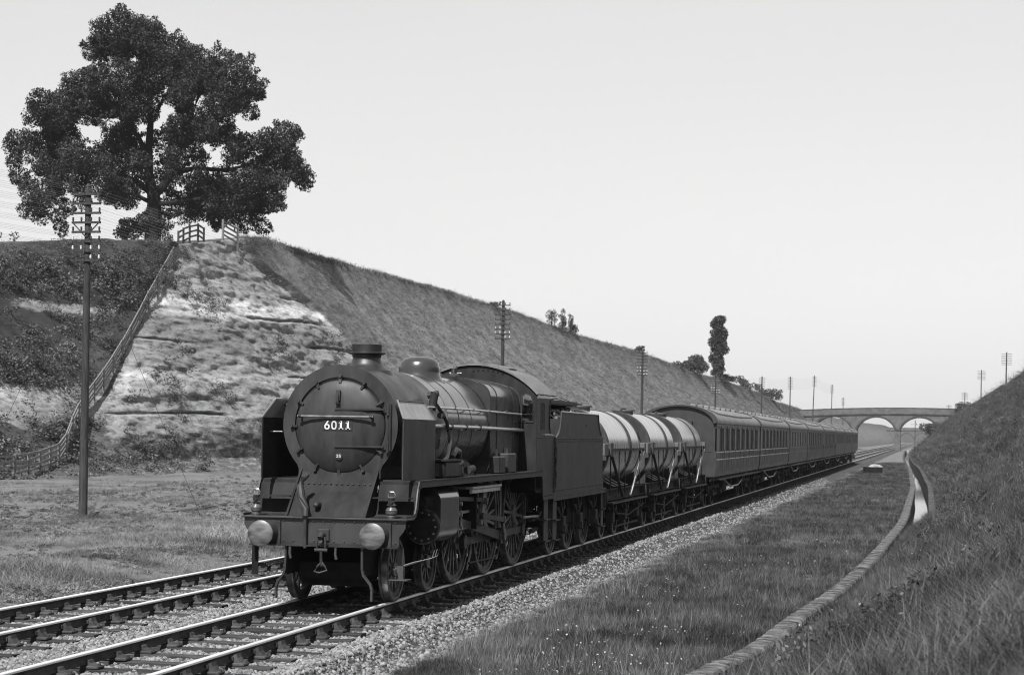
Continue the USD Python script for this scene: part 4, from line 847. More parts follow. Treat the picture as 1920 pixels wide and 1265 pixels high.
# ---------------------------------------------------------------- milk tank wagons (local y = 0 at the leading headstock)
def tank_wagon(label, y0):
    W = thing('milk_tank_wagon', label, 'tank wagon', (0, y0, 0), group=None)
    L, R, ZC = 6.45, 1.02, 2.24
    ya, yb = .62, 5.95
    obj('barrel', MB().lathe([(R, ya + .30), (R, yb)], (0, 0, ZC), 'y', 64), 'tank_silver', W, smooth=40)
    obj('barrel_end', MB().lathe([(0, ya + .12), (.45, ya + .13), (.70, ya + .15), (.80, ya + .17)], (0, 0, ZC), 'y', 64), 'tank_end', W, smooth=40)
    obj('barrel_end', MB().lathe([(R, yb), (R - .1, yb + .1), (.6, yb + .16), (0, yb + .2)], (0, 0, ZC), 'y', 64), 'tank_end', W, smooth=40)
    obj('end_hoop', MB().lathe([(.79, ya + .17), (.80, ya + .03), (R - .035, ya + .0), (R + .018, ya), (R + .018, ya + .30), (R - .0, ya + .30)], (0, 0, ZC), 'y', 64), 'tank_strap', W, smooth=30)  # hoop, with a black front ring painting the shade of the recessed end
    for y in (4.22, 4.42): obj('strap', MB().lathe([(R + .001, y - .065), (R + .02, y - .065), (R + .02, y + .065), (R + .001, y + .065)], (0, 0, ZC), 'y', 64), 'tank_strap', W, smooth=30)
    obj('strap', MB().lathe([(R + .001, yb - .06), (R + .012, yb - .06), (R + .012, yb), (R + .001, yb)], (0, 0, ZC), 'y', 64), 'tank_strap', W, smooth=30)
    mh = obj('manhole', MB().lathe([(.30, ZC + R - .05), (.30, ZC + R + .06), (.36, ZC + R + .065), (.36, ZC + R + .10), (0, ZC + R + .11)], (0, 2.1, 0), 'z', 28), 'tank_end', W)
    obj('lid_clamp', MB().box(-.03, .03, 1.70, 2.5, ZC + R + .11, ZC + R + .15), 'tank_strap', mh, smooth=False)
    rv = MB()
    for a in np.linspace(0, 2 * PI, 34, endpoint=False): rv.ball((math.cos(a) * .74, ya + .155, ZC + math.sin(a) * .74), .013, 1)
    tagp(obj('rivets', rv, 'tank_end', W), kind='stuff')
    for s in (-1, 1):
        br = obj('side_bar', MB().box(*sorted((s * 1.05, s * 1.11)), .12, 6.35, 2.21, 2.27), 'wagon_iron', W, smooth=False)
        obj('end_bracket', MB().bbox(*sorted((s * .86, s * 1.12)), -.25, .28, 2.10, 2.40, .01), 'tank_end', br, smooth=False)
        obj('end_bracket', MB().bbox(*sorted((s * 1.0, s * 1.15)), .50, .85, 2.08, 2.42, .01), 'tank_strap', br, smooth=False)
        obj('end_bracket', MB().bbox(*sorted((s * .95, s * 1.12)), 6.20, 6.48, 2.12, 2.40, .01), 'tank_end', br, smooth=False)
        obj('diagonal_stay', MB().beam((s * 1.10, .80, 2.16), (s * 1.12, 2.55, 1.02), .03, .07, up=(1, 0, 0)), 'tank_strap', W, smooth=False)  # dark colour stands for the shade on this stay
        obj('diagonal_stay', MB().beam((s * 1.10, 6.15, 2.16), (s * 1.12, 3.75, 1.02), .04, .055, up=(1, 0, 0)), 'pale_grey', W, smooth=False)  # same kind of stay, sunlight put into its paler colour
        for y in (.85, 2.15, 3.1, 5.6): obj('tie_rod', MB().cyl((s * 1.08, y, 1.1), (s * 1.08, y, 2.2), .016, n=6), 'wagon_iron', W)
        obj('solebar', MB().box(*sorted((s * .92, s * .98)), .0, L, .98, 1.24).box(*sorted((s * .92, s * 1.06)), 0, L, 1.22, 1.245).box(*sorted((s * .92, s * 1.06)), 0, L, .975, .995), 'wagon_iron', W, smooth=False)
        obj('foot_board', MB().box(*sorted((s * 1.0, s * 1.24)), .35, 6.1, .90, .935), 'loco_side', W, smooth=False)
        for y in (.75, 3.22, 5.7):
            obj('cradle', MB().prism(Polygon([(s * .2, 1.10), (s * .9, 1.10), (s * .9, 1.62), (s * .62, 1.44), (s * .2, 1.26)]), 'y', y, y + .12), 'wagon_iron', W, smooth=False)
        for y in (1.25, 3.22, 5.20):
            ab = obj('axle_box', MB().bbox(*sorted((s * .92, s * 1.12)), y - .14, y + .14, .40, .68, .02), 'wagon_iron', W, smooth=30)
            obj('axle_guard', MB().prism(Polygon([(y - .30, .92), (y - .19, .36), (y - .145, .36), (y - .145, .75), (y + .145, .75), (y + .145, .36), (y + .19, .36), (y + .30, .92)]), 'x', *sorted((s * .94, s * .96))), 'wagon_iron', ab, smooth=False)
            m = MB()
            for k in range(6): m.box(*sorted((s * .97, s * 1.07)), y - .62 + k * .09, y + .62 - k * .09, .80 - k * .022, .818 - k * .022)
            for e in (-1, 1): m.prism([(y + e * .05, .70), (y + e * .10, .68), (y + e * .42, .90), (y + e * .25, .90)], 'x', *sorted((s * 1.02, s * 1.14))); m.beam((s * 1.03, y + e * .62, .81), (s * 1.03, y + e * .60, .95), .05, .04, up=(1, 0, 0))
            obj('leaf_spring', m, 'wagon_iron', W, smooth=False)
            wl = obj('wheel', MB().lathe([(0, -.03), (.12, -.05), (.16, -.02), (.40, -.01), (.41, -.05), (.455, -.055), (.455, .05), (.485, .06), (.485, .085), (.40, .085), (.1, .09), (0, .09)][::-1] if False else [(0, -.05), (.12, -.05), (.16, -.015), (.38, -.01), (.40, -.055), (.455, -.06), (.457, .045), (.485, .055), (.485, .08), (.3, .085), (0, .09)][::-1], (0, 0, 0), 'x', 32) if False else MB().cyl((s * .67, y, .457), (s * .74, y, .457), .40, n=32).lathe([(.455, s * .66 - .0), (.457, s * .80)] if s > 0 else [(.457, -.80), (.455, -.66)], (0, y, .457), 'x', 36).lathe([(.38, .80 * s), (.457, .80 * s)] if s < 0 else [(.457, .80), (.38, .80)], (0, y, .457), 'x', 36).lathe([(.38, .74), (.38, .80)][::-1] if s > 0 else [(.38, -.80), (.38, -.74)][::-1], (0, y, .457), 'x', 36), 'tyre_steel', W, smooth=35)
        obj('brake_lever', MB().tube([(s * 1.08, 1.8, .62), (s * 1.12, 3.5, .52), (s * 1.15, 5.9, .74)], .02, 6).beam((s * 1.1, 1.35, .30), (s * 1.1, 5.1, .30), .03, .04), 'wagon_iron', W)
        for y0_, d in ((.0, -1), (L, 1)):
            bb = obj('buffer', MB().cyl((s * .87, y0_, 1.05), (s * .87, y0_ + d * .22, 1.05), .13, .09, n=16).cyl((s * .87, y0_ + d * .22, 1.05), (s * .87, y0_ + d * .30, 1.05), .05, n=10), 'wagon_iron', W)
            obj('buffer_head', MB().cyl((s * .87, y0_ + d * .29, 1.05), (s * .87, y0_ + d * .325, 1.05), .18, n=20), 'wagon_iron', bb)
        for k in range(4): obj('discharge_pipe', MB().tube([(s * .55, 1.3 + .62 * k, 1.62), (s * .85, 1.45 + .62 * k, 1.42), (s * 1.0, 1.75 + .62 * k, 1.32), (s * 1.02, 2.05 + .62 * k, 1.30)], .016, 6), 'pale_grey', W)
        obj('vacuum_hose', MB().tube([(s * .25, L + .02, .8), (s * .26, L + .1, 1.2), (s * .3, L + .18, 1.28), (s * .32, L + .25, 1.0)], .03, 8), 'wagon_iron', W)
    obj('headstock', MB().box(-1.15, 1.15, -.03, .0, .9, 1.25).box(-1.15, 1.15, L, L + .03, .9, 1.25), 'wagon_iron', W, smooth=False)
    obj('floor', MB().box(-.9, .9, .02, L - .02, 1.18, 1.215), 'frame_black', W, smooth=False)
    for y in (1.25, 3.22, 5.20): obj('axle', MB().cyl((-.95, y, .457), (.95, y, .457), .07, n=12), 'frame_black', W)
    return W
w1 = tank_wagon('silver milk tank wagon coupled directly behind the tender', 44.55)
dup(w1, 'milk_tank_wagon', 'middle one of the three silver milk tank wagons', (0, 51.65, 0))
dup(w1, 'milk_tank_wagon', 'silver milk tank wagon next to the dark passenger coaches', (0, 58.75, 0))

# ---------------------------------------------------------------- passenger coaches
def coach(label, y0, L, win, kind='compartment', first=False):
    """win: list of (y start, y end) of the windows"""
    C = thing('passenger_coach', label, 'coach', (0, y0, 0), group=None)
    HX = 1.375
    prof = [(1.30, 1.14), (1.345, 1.30), (1.372, 1.55), (HX, 1.80), (HX, 3.02), (HX - .02, 3.10)]
    roofp = [(1.40, 3.09)] + [(1.40 * math.cos(a), 3.09 + .62 * math.sin(a)) for a in np.radians(np.linspace(8, 172, 22))] + [(-1.40, 3.09)]
    # sides with real window openings
    for s in (-1, 1):
        zs0, zs1 = 2.08, 2.90
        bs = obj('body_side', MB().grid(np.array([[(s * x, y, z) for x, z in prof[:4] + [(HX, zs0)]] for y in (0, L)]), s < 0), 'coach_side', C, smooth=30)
        obj('cornice', MB().grid(np.array([[(s * x, y, z) for x, z in [(HX, zs1)] + prof[4:]] for y in (0, L)]), s < 0), 'coach_side', bs, smooth=30)
        edges = [0.0] + [e for w in win for e in w] + [L]
        if s > 0:
            for a, b_ in zip(edges[0::2], edges[1::2]): obj('window_pillar', MB().box(HX - .05, HX, a, b_, zs0, zs1), 'coach_mould', bs, smooth=False)
        else: obj('window_panel', MB().box(-HX, -HX + .05, 0, L, zs0, zs1), 'coach_side', bs, smooth=False)
        obj('waist_line', MB().box(*sorted((s * HX, s * (HX + .006))), .05, L - .05, 2.015, 2.05), 'coach_line' if first else 'coach_mould', bs, smooth=False)
        obj('waist_line', MB().box(*sorted((s * (HX - .004), s * (HX + .004))), .05, L - .05, 1.745, 1.78), 'coach_line' if first else 'coach_mould', bs, smooth=False)
        if s > 0:
            for a, b_ in win:
                w = obj('window', MB().box(s * HX - .045, s * HX - .03, a, b_, zs0, zs1), 'coach_glass', C, smooth=False)
                if b_ - a > .5:
                    obj('ventilator', MB().box(HX, HX + .03, a + .05, b_ - .05, 2.925, 2.985), 'coach_mould', w, smooth=False)
            for k, (a, b_) in enumerate(win):
                if kind == 'compartment' and k % 3 == 1:
                    d = obj('door', MB().box(HX + .001, HX + .006, a - .07, a - .055, 1.3, 2.95).box(HX + .001, HX + .006, b_ + .055, b_ + .07, 1.3, 2.95), 'coach_under', C, smooth=False)
                    obj('grab_handle', MB().cyl((HX + .05, b_ + .12, 1.75), (HX + .05, b_ + .12, 2.1), .012, n=6), 'lamp_paint', d)
        else:
            obj('window_strip', MB().box(-HX - .006, -HX - .002, .5, L - .5, zs0 + .02, zs1 - .02), 'coach_glass', C, smooth=False)
        obj('step_board', MB().box(*sorted((s * 1.26, s * 1.50)), .6, L - .6, 1.02, 1.05), 'loco_side', C, smooth=False)
        q = MB(); q.tube([(s * 1.15, 3.9, 1.05), (s * 1.15, L / 2 - 1.4, .62), (s * 1.15, L / 2 + 1.4, .62), (s * 1.15, L - 3.9, 1.05)], .035, 6)
        for y in (L / 2 - 1.4, L / 2 + 1.4): q.beam((s * 1.15, y, .62), (s * 1.15, y, 1.05), .06, .06, up=(1, 0, 0))
        obj('truss_rod', q, 'coach_side', C)
        obj('solebar', MB().box(*sorted((s * 1.12, s * 1.16)), .1, L - .1, .98, 1.16), 'coach_under', C, smooth=False)
        for yb in (2.6, L - 2.6):
            fr = Polygon([(yb - 1.9, .62), (yb - 1.5, .42), (yb - 1.0, .40), (yb - .5, .68), (yb + .5, .68), (yb + 1.0, .40), (yb + 1.5, .42), (yb + 1.9, .62), (yb + 1.9, .78), (yb - 1.9, .78)])
            bg = obj('bogie', MB().prism(fr, 'x', *sorted((s * .95, s * 1.0))).box(*sorted((s * .97, s * 1.05)), yb - .55, yb + .55, .42, .52), 'coach_under', C, smooth=False)
            for e in (-1.22, 1.22):
                obj('axle_box', MB().bbox(*sorted((s * .95, s * 1.14)), yb + e - .13, yb + e + .13, .42, .66, .02), 'wagon_iron', bg, smooth=False)
                obj('wheel', MB().cyl((s * .66, yb + e, .546), (s * .74, yb + e, .546), .48, n=28).lathe([(.545, .66), (.546, .80), (.47, .80)] if s > 0 else [(.47, -.80), (.546, -.80), (.545, -.66)], (0, yb + e, .546), 'x', 32), 'tyre_steel', bg, smooth=35)
    for y, d in ((0, 1), (L, -1)):
        ep = Polygon([(x, z) for x, z in prof] + [(x, z) for x, z in roofp[1:-1]] + [(-x, z) for x, z in prof[::-1]])
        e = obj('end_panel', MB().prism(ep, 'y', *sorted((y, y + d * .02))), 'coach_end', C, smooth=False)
        obj('gangway', MB().box(-.5, .5, *sorted((y, y - d * .28)), 1.2, 3.15), 'coach_under', e, smooth=False)
        for xx in (-.95, .95): obj('end_panelling', MB().box(xx - .28, xx + .28, *sorted((y, y - d * .012)), 2.05, 2.75), 'coach_end', e, smooth=False)
        for s in (-1, 1):
            obj('buffer', MB().cyl((s * .87, y, 1.05), (s * .87, y - d * .3, 1.05), .11, .08, n=14).cyl((s * .87, y - d * .3, 1.05), (s * .87, y - d * .33, 1.05), .2, n=18), 'coach_under', C)
    rp_ = roofp + [(x * .985, z - .03) for x, z in roofp[::-1]]
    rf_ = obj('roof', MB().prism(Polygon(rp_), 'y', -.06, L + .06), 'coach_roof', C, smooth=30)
    for y in (-.06, L + .06): obj('roof_edge', MB().prism(Polygon([(x * 1.02, z + .03) for x, z in roofp] + [(x * .9, z - .02) for x, z in roofp[::-1]]), 'y', y - .06, y + .06), 'coach_end', rf_, smooth=30)
    for y in np.arange(1.6, L - 1, 2.0): obj('roof_ventilator', MB().bbox(.18, .42, y, y + .38, 3.66, 3.80, .03), 'coach_roof', rf_, smooth=False)
    obj('rain_strip', MB().tube([(1.0, .1, 3.60), (1.18, L * .12, 3.46), (1.24, L * .5, 3.41), (1.18, L * .88, 3.46), (1.0, L - .1, 3.60)], .02, 5), 'coach_roof', rf_)
    obj('underframe', MB().box(-1.1, 1.1, .1, L - .1, 1.06, 1.14).bbox(-.9, .9, L * .38, L * .46, .45, 1.05, .03).cyl((-.4, L * .55, .7), (-.4, L * .66, .7), .22, n=16), 'coach_under', C, smooth=False)
    for yb in (2.6, L - 2.6):
        for e in (-1.22, 1.22): obj('axle', MB().cyl((-.95, yb + e, .546), (.95, yb + e, .546), .07, n=10), 'coach_under', C)
    return C
def comp_windows(L, n, w=.62, q=.30, margin=.75):
    out, p = [], (L - 2 * margin) / n
    for k in range(n):
        c = margin + p * (k + .5)
        out += [(c - w / 2 - .12 - q, c - w / 2 - .12), (c - w / 2, c + w / 2), (c + w / 2 + .12, c + w / 2 + .12 + q)]
    return out
def big_windows(L, n, w=1.35, margin=1.2):
    p = (L - 2 * margin) / n
    return [(.45, .95)] + [(margin + p * (k + .5) - w / 2, margin + p * (k + .5) + w / 2) for k in range(n)] + [(L - .95, L - .45)]
c1 = coach('first dark passenger coach, right behind the milk tanks', 66.35, 17.45, comp_windows(17.45, 8), first=True)
c2 = dup(c1, 'passenger_coach', 'second passenger coach from the milk tanks, with two pale waist lines', (0, 84.25, 0))
c3 = coach('third coach from the milk tanks, shorter and without pale waist lines', 102.2, 15.5, big_windows(15.5, 6), 'saloon')
c4 = coach('fourth coach from the milk tanks, with narrow compartment windows', 118.15, 17.8, comp_windows(17.8, 8))
c5 = dup(c4, 'passenger_coach', 'fifth coach from the milk tanks, far along the train', (0, 136.4, 0))
c6 = coach('sixth coach from the milk tanks, with a row of wide windows', 154.65, 16.2, big_windows(16.2, 7), 'saloon')
c7 = dup(c6, 'passenger_coach', 'last coach but one of the train', (0, 171.2, 0))
c8 = dup(c6, 'passenger_coach', 'last coach of the train, nearest the bridge', (0, 187.75, 0))
# ---------------------------------------------------------------- scattering helpers
def instancer(name, protos, m, pts, yaw, scl, label=None, cat=None, tilt=None, kind='stuff', parent='/World', rng=None, smooth=False):
    """one PointInstancer; protos is a list of meshes, pts (n,3), yaw (n,), scl (n,) or (n,3)"""
    path = numbered(parent, name)
    pi = UsdGeom.PointInstancer.Define(stage, path)
    rel = pi.CreatePrototypesRel()
    for k, p in enumerate(protos):
        pp = f'{path}/kind_{k:03d}'
        usdkit.mesh(stage, pp, p.get() if isinstance(p, MB) else p, MATS[m if isinstance(m, str) else m[k]], smooth=smooth); rel.AddTarget(pp)
    n = len(pts); rng = rng or np.random.default_rng(n)
    pi.CreateProtoIndicesAttr(Vt.IntArray.FromNumpy(rng.integers(0, len(protos), n).astype(np.int32)))
    pi.CreatePositionsAttr(Vt.Vec3fArray.FromNumpy(np.asarray(pts, np.float32)))
    h = np.asarray(yaw) / 2
    tl = np.zeros((n, 2)) if tilt is None else tilt
    qz = np.stack([np.cos(h), 0 * h, 0 * h, np.sin(h)], 1)
    a = tl / 2; qx = np.stack([np.cos(a[:, 0]), np.sin(a[:, 0]), 0 * h, 0 * h], 1); qy = np.stack([np.cos(a[:, 1]), 0 * h, np.sin(a[:, 1]), 0 * h], 1)
    def mul(p, q):
        w1, x1, y1, z1 = p.T; w2, x2, y2, z2 = q.T
        return np.stack([w1*w2-x1*x2-y1*y2-z1*z2, w1*x2+x1*w2+y1*z2-z1*y2, w1*y2-x1*z2+y1*w2+z1*x2, w1*z2+x1*y2-y1*x2+z1*w2], 1)
    q = mul(mul(qx, qy), qz)
    pi.CreateOrientationsAttr(Vt.QuathArray([Gf.Quath(float(w), float(x), float(y), float(z)) for w, x, y, z in q]))
    s = np.asarray(scl, np.float32); s = np.repeat(s[:, None], 3, 1) if s.ndim == 1 else s
    pi.CreateScalesAttr(Vt.Vec3fArray.FromNumpy(s.astype(np.float32)))
    return tagp(path, label, cat, None, kind)
def leaf_mat(name, a, b, scale, vary, trans=.25, at='world', rough=.6):
    n = {'g': ('geometry', {}), 'n': ('noise_texture', {'scale': scale, 'detail': 3.0}), 'r': ('rgb_ramp', {'ramp': [(.38, G(a)), (.62, G(b))]}), 'oi': ('object_info', {}),
         'vr': ('map_range', {'from_min': 0.0, 'from_max': 1.0, 'to_min': 1 - vary, 'to_max': 1 + vary}), 'vm': ('vector_math', {'math_type': 'scale'}),
         'd': ('principled_bsdf', {'roughness': rough, 'specular_ior_level': .25}), 't': ('translucent_bsdf', {}), 'm': ('mix_closure', {'fac': trans})}
    L = [('g.position', 'n.vector'), ('n.fac', 'r.fac'), ('r.color', 'vm.vector1'), ('oi.random', 'vr.value'), ('vr.result', 'vm.scale'), ('vm.vector', 'd.base_color'), ('vm.vector', 't.color'), ('d.BSDF', 'm.closure1'), ('t.BSDF', 'm.closure2')]
    MATS[name] = usdkit.material(stage, f'/World/Looks/{name}', n, L, surface='m.closure')
leaf_mat('elm_leaf', .010, .040, .7, 0, .12)
leaf_mat('bush_leaf', .04, .12, .8, .4, .15)
leaf_mat('far_bush_leaf', .03, .05, .3, 0, .1)
leaf_mat('grass_strip', .024, .085, .7, .65)
leaf_mat('field_weed', .07, .20, .8, .5)
leaf_mat('dry_grass', .11, .2, .9, .4)
leaf_mat('grass_field', .10, .25, .45, .4)
leaf_mat('grass_bank', .028, .10, .6, .7)
leaf_mat('grass_hill', .07, .125, .25, .4)
mat('flower', .32, rough=.8)
mat('seed_head', .14, .22, scale=5, rough=.8)

def tuft(n, seed, spread=.12, h=(.6, 1.0), w=.012, bend=.5, segs=2):
    r = np.random.default_rng(seed); m = MB()
    for k in range(n):
        a = r.uniform(0, 2 * PI); d = np.array([math.cos(a), math.sin(a), 0]); o = np.array([r.normal(0, spread), r.normal(0, spread), -.03])
        H = r.uniform(*h); B = bend * r.uniform(.2, 1.0) * H; sd = np.array([-d[1], d[0], 0]) * w * r.uniform(.7, 1.4)
        p = [o + d * B * t ** 2 + np.array([0, 0, H * t * (1 - .15 * t * bend)]) for t in np.linspace(0, 1, segs + 1)]
        v, f = [], []
        for i in range(segs):
            v += [p[i] - sd * (1 - i / segs * .6), p[i] + sd * (1 - i / segs * .6)]
        v.append(p[-1]); q = len(v) - 1
        for i in range(segs - 1): f += [[2 * i, 2 * i + 1, 2 * i + 3], [2 * i, 2 * i + 3, 2 * i + 2]]
        f.append([q - 2, q - 1, q]); m.add(v, f)
    return m
def leaves(cen, rad, per, size, seed, squash=.8, hollow=.35, thin=None):
    """leaf-sized rhombs spread through blobs"""
    r = np.random.default_rng(seed); V, F, n0 = [], [], 0
    cen = np.asarray(cen, float); rad = np.asarray(rad, float)
    n = np.maximum(6, (per * rad ** 2).astype(int)); idx = np.repeat(np.arange(len(cen)), n); N = len(idx)
    d = r.normal(size=(N, 3)); d /= np.linalg.norm(d, axis=1, keepdims=True)
    t = (hollow ** 3 + (1 - hollow ** 3) * r.random(N)) ** (1 / 3)
    p = cen[idx] + d * (rad[idx] * t)[:, None] * np.array([1, 1, squash])
    if thin is not None: keep = thin(p, r); p = p[keep]; idx = idx[keep]; N = len(p)
    a = r.normal(size=(N, 3)); a /= np.linalg.norm(a, axis=1, keepdims=True); b = np.cross(a, r.normal(size=(N, 3))); b /= np.linalg.norm(b, axis=1, keepdims=True) + 1e-9
    s = size * r.uniform(.6, 1.4, N)[:, None]
    v = np.stack([p - a * s, p + b * s * .55, p + a * s, p - b * s * .55], 1).reshape(-1, 3)
    k = np.arange(N) * 4
    f = np.concatenate([np.stack([k, k + 1, k + 2], 1), np.stack([k, k + 2, k + 3], 1)])
    return v, f

# ---------------------------------------------------------------- ballast
rng = np.random.default_rng(77)
def zbed(x, y):
    x = np.asarray(x, float); y = np.asarray(y, float)
    right = np.clip((x - 1.72) / .62, 0, 1); left = np.clip((-5.0 - x) / .5, 0, 1)
    z = -.238 + .03 * np.exp(-((x + 1.7) / .32) ** 2) + .045 * np.exp(-((x - 1.62) / .22) ** 2)
    return z - .24 * right * (2 - right) * .98 - .24 * left + .03 * (fbm(np.stack([x * 3, y * 3, 0 * x], -1), 3, 51) - .5)
ys = np.concatenate([np.arange(5, 60, .25), np.arange(60, 200, 1.0), np.arange(200, 460, 8), np.arange(460, 1000, 20)])
xs = np.concatenate([np.linspace(-5.75, -4.9, 8), np.linspace(-4.7, 1.6, 54), np.linspace(1.68, 2.55, 12)])
GX, GY = np.meshgrid(xs, ys, indexing='ij')
bed = surface('ballast_bed', np.stack([GX + bend(GY), GY, zbed(GX, GY)], -1).transpose(1, 0, 2), 'ballast_bed', 'bed of pale stone ballast under both tracks', 'ballast')
stones = []
for k in range(5):
    c = trimesh.creation.icosphere(1, 1.0); v = np.array(c.vertices); r_ = np.random.default_rng(k)
    v *= (1 + .28 * r_.normal(size=(len(v), 1))).clip(.6, 1.4); v *= r_.uniform(.6, 1.15, 3)
    h = trimesh.convex.convex_hull(v); stones.append((np.array(h.vertices), np.array(h.faces)))
def stone_points(n, y0, y1, x0, x1, power=1.0):
    u_ = rng.random(n)
    y = 1 / (1 / y0 + u_ * (1 / y1 - 1 / y0)) if power else y0 + u_ * (y1 - y0)      # density falls with distance
    return rng.uniform(x0, x1, n), y
X1, Y1 = stone_points(110000, 15.5, 130, -5.3, 2.45)
ph = np.abs(((Y1 - 15.3) / .762 + .5) % 1 - .5) * .762
ph2 = np.abs(((Y1 - 20.0) / .762 + .5) % 1 - .5) * .762
on_sleeper = ((np.abs(X1) < 1.31) & (ph < .14)) | ((np.abs(X1 + 3.4) < 1.31) & (ph2 < .14) & (Y1 > 20))
keep = ~on_sleeper | (rng.random(len(X1)) < .012)
near_rail = (np.abs(np.abs(X1) - .752) < .06) | (np.abs(np.abs(X1 + 3.4) - .752) < .06)
keep &= ~near_rail
X1, Y1 = X1[keep], Y1[keep]
Z1 = zbed(X1, Y1) + rng.uniform(-.012, .014, len(X1)) + np.where(((np.abs(X1) < 1.31) & (ph[keep] < .14)) | ((np.abs(X1 + 3.4) < 1.31) & (ph2[keep] < .14)), .03, 0)
instancer('ballast', stones, 'ballast_stone', np.stack([X1, Y1, Z1], 1), rng.uniform(0, 6.28, len(X1)), rng.uniform(.015, .034, len(X1)) * (1 + .5 * np.clip((Y1 - 40) / 60, 0, 1)), 'loose pale stones of the ballast around the sleepers', 'ballast', tilt=rng.normal(0, .6, (len(X1), 2)))

# ---------------------------------------------------------------- ditch
dt = thing('drainage_channel', 'curving concrete drainage ditch with water between turf and bank', 'ditch')
ysd = np.concatenate([np.arange(8, 120, 1.0), np.arange(120, 330, 4), np.arange(330, 461, 10)])
xl = ditch_l(ysd); xr = ditch_r(ysd)
def wall_sheet(xa, za, xb, zb): return np.stack([np.stack([xa, ysd, za + 0 * ysd], -1), np.stack([xb, ysd, zb + 0 * ysd], -1)], 1)
fl = MB()
fl.grid(wall_sheet(xl, -.39, xl, -1.25), True).grid(wall_sheet(xl + WALL, -1.25, xl + WALL, -.38), True).grid(wall_sheet(xl, -.39, xl + WALL, -.39), True)
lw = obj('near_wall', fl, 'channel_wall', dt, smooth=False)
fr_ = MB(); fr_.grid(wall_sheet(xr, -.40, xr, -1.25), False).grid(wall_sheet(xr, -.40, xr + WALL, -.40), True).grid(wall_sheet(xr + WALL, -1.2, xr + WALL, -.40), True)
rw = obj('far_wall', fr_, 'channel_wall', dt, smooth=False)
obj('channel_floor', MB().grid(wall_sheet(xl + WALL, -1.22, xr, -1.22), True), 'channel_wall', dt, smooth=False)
r2 = np.random.default_rng(5)
def coping(x_of, z, parent, y0, count, step, vis):
    rest, y = MB(), y0
    for k in range(count):
        L = step * r2.uniform(.9, 1.1); yc = y + L / 2; xc = float(x_of(yc)); dx = float(x_of(yc + .2) - x_of(yc - .2)) / .4
        w, hh = WALL / 2 + .022 + r2.normal(0, .006), .085 + r2.normal(0, .005)
        m = MB(); n_ = 4
        prof = [(-w, -.02), (-w, hh - .04), (-w + .03, hh - .008), (0, hh + .004), (w - .03, hh - .008), (w, hh - .04), (w, -.02)]
        T = trimesh.transformations.rotation_matrix(-math.atan(dx), (0, 0, 1)); T[:3, 3] = (xc + WALL / 2, yc, z)
        P = np.array([[(a + r2.normal(0, .003), e * (L / 2 - .006), b + r2.normal(0, .003)) for a, b in prof] for e in (-1, 1)])
        m.grid(P, False)
        for q, fl_ in ((P[0], True), (P[-1], False)): m.add(q, np.array([[0, i, i + 1] for i in range(1, 6)])[:, ::(-1 if fl_ else 1)])
        m.v = [trimesh.transform_points(v, T) for v in m.v]
        if k < vis: obj('coping_brick', m, 'coping_brick', parent, smooth=False)
        else:
            for v, f in zip(m.v, m.f): rest.v.append(v); rest.f.append(f - f.min() + rest.n); rest.n += len(v)
        y += L
    if rest.n: tagp(obj('far_coping', rest, 'coping_brick', parent, smooth=False), kind='stuff')
coping(ditch_l, -.37, lw, 15, 300, .115, 300)
coping(ditch_l, -.37, lw, 49.5, 300, .5, 0)
coping(ditch_r, -.39, rw, 60, 300, .5, 0)
water = surface('water', wall_sheet(xl + WALL - .01, -1.0, xr + .01, -1.0), 'water', 'still bright water in the bottom of the ditch', 'water', smooth=False, flip=True)
hb = thing('inspection_chamber', 'low dark brick chamber with a pale lid in the turf by the ditch', 'chamber', (4.35, 157.3, -.30), 12)
obj('wall', MB().bbox(-.72, .72, -.5, .5, -.3, .50, .02), 'frame_black', hb, smooth=False)
obj('lid', MB().prism(Polygon([(-.30, .505), (.74, .505), (.74, .56), (.45, .70), (.15, .74), (-.25, .58)]), 'y', -.5, .5), 'concrete', hb, smooth=False)

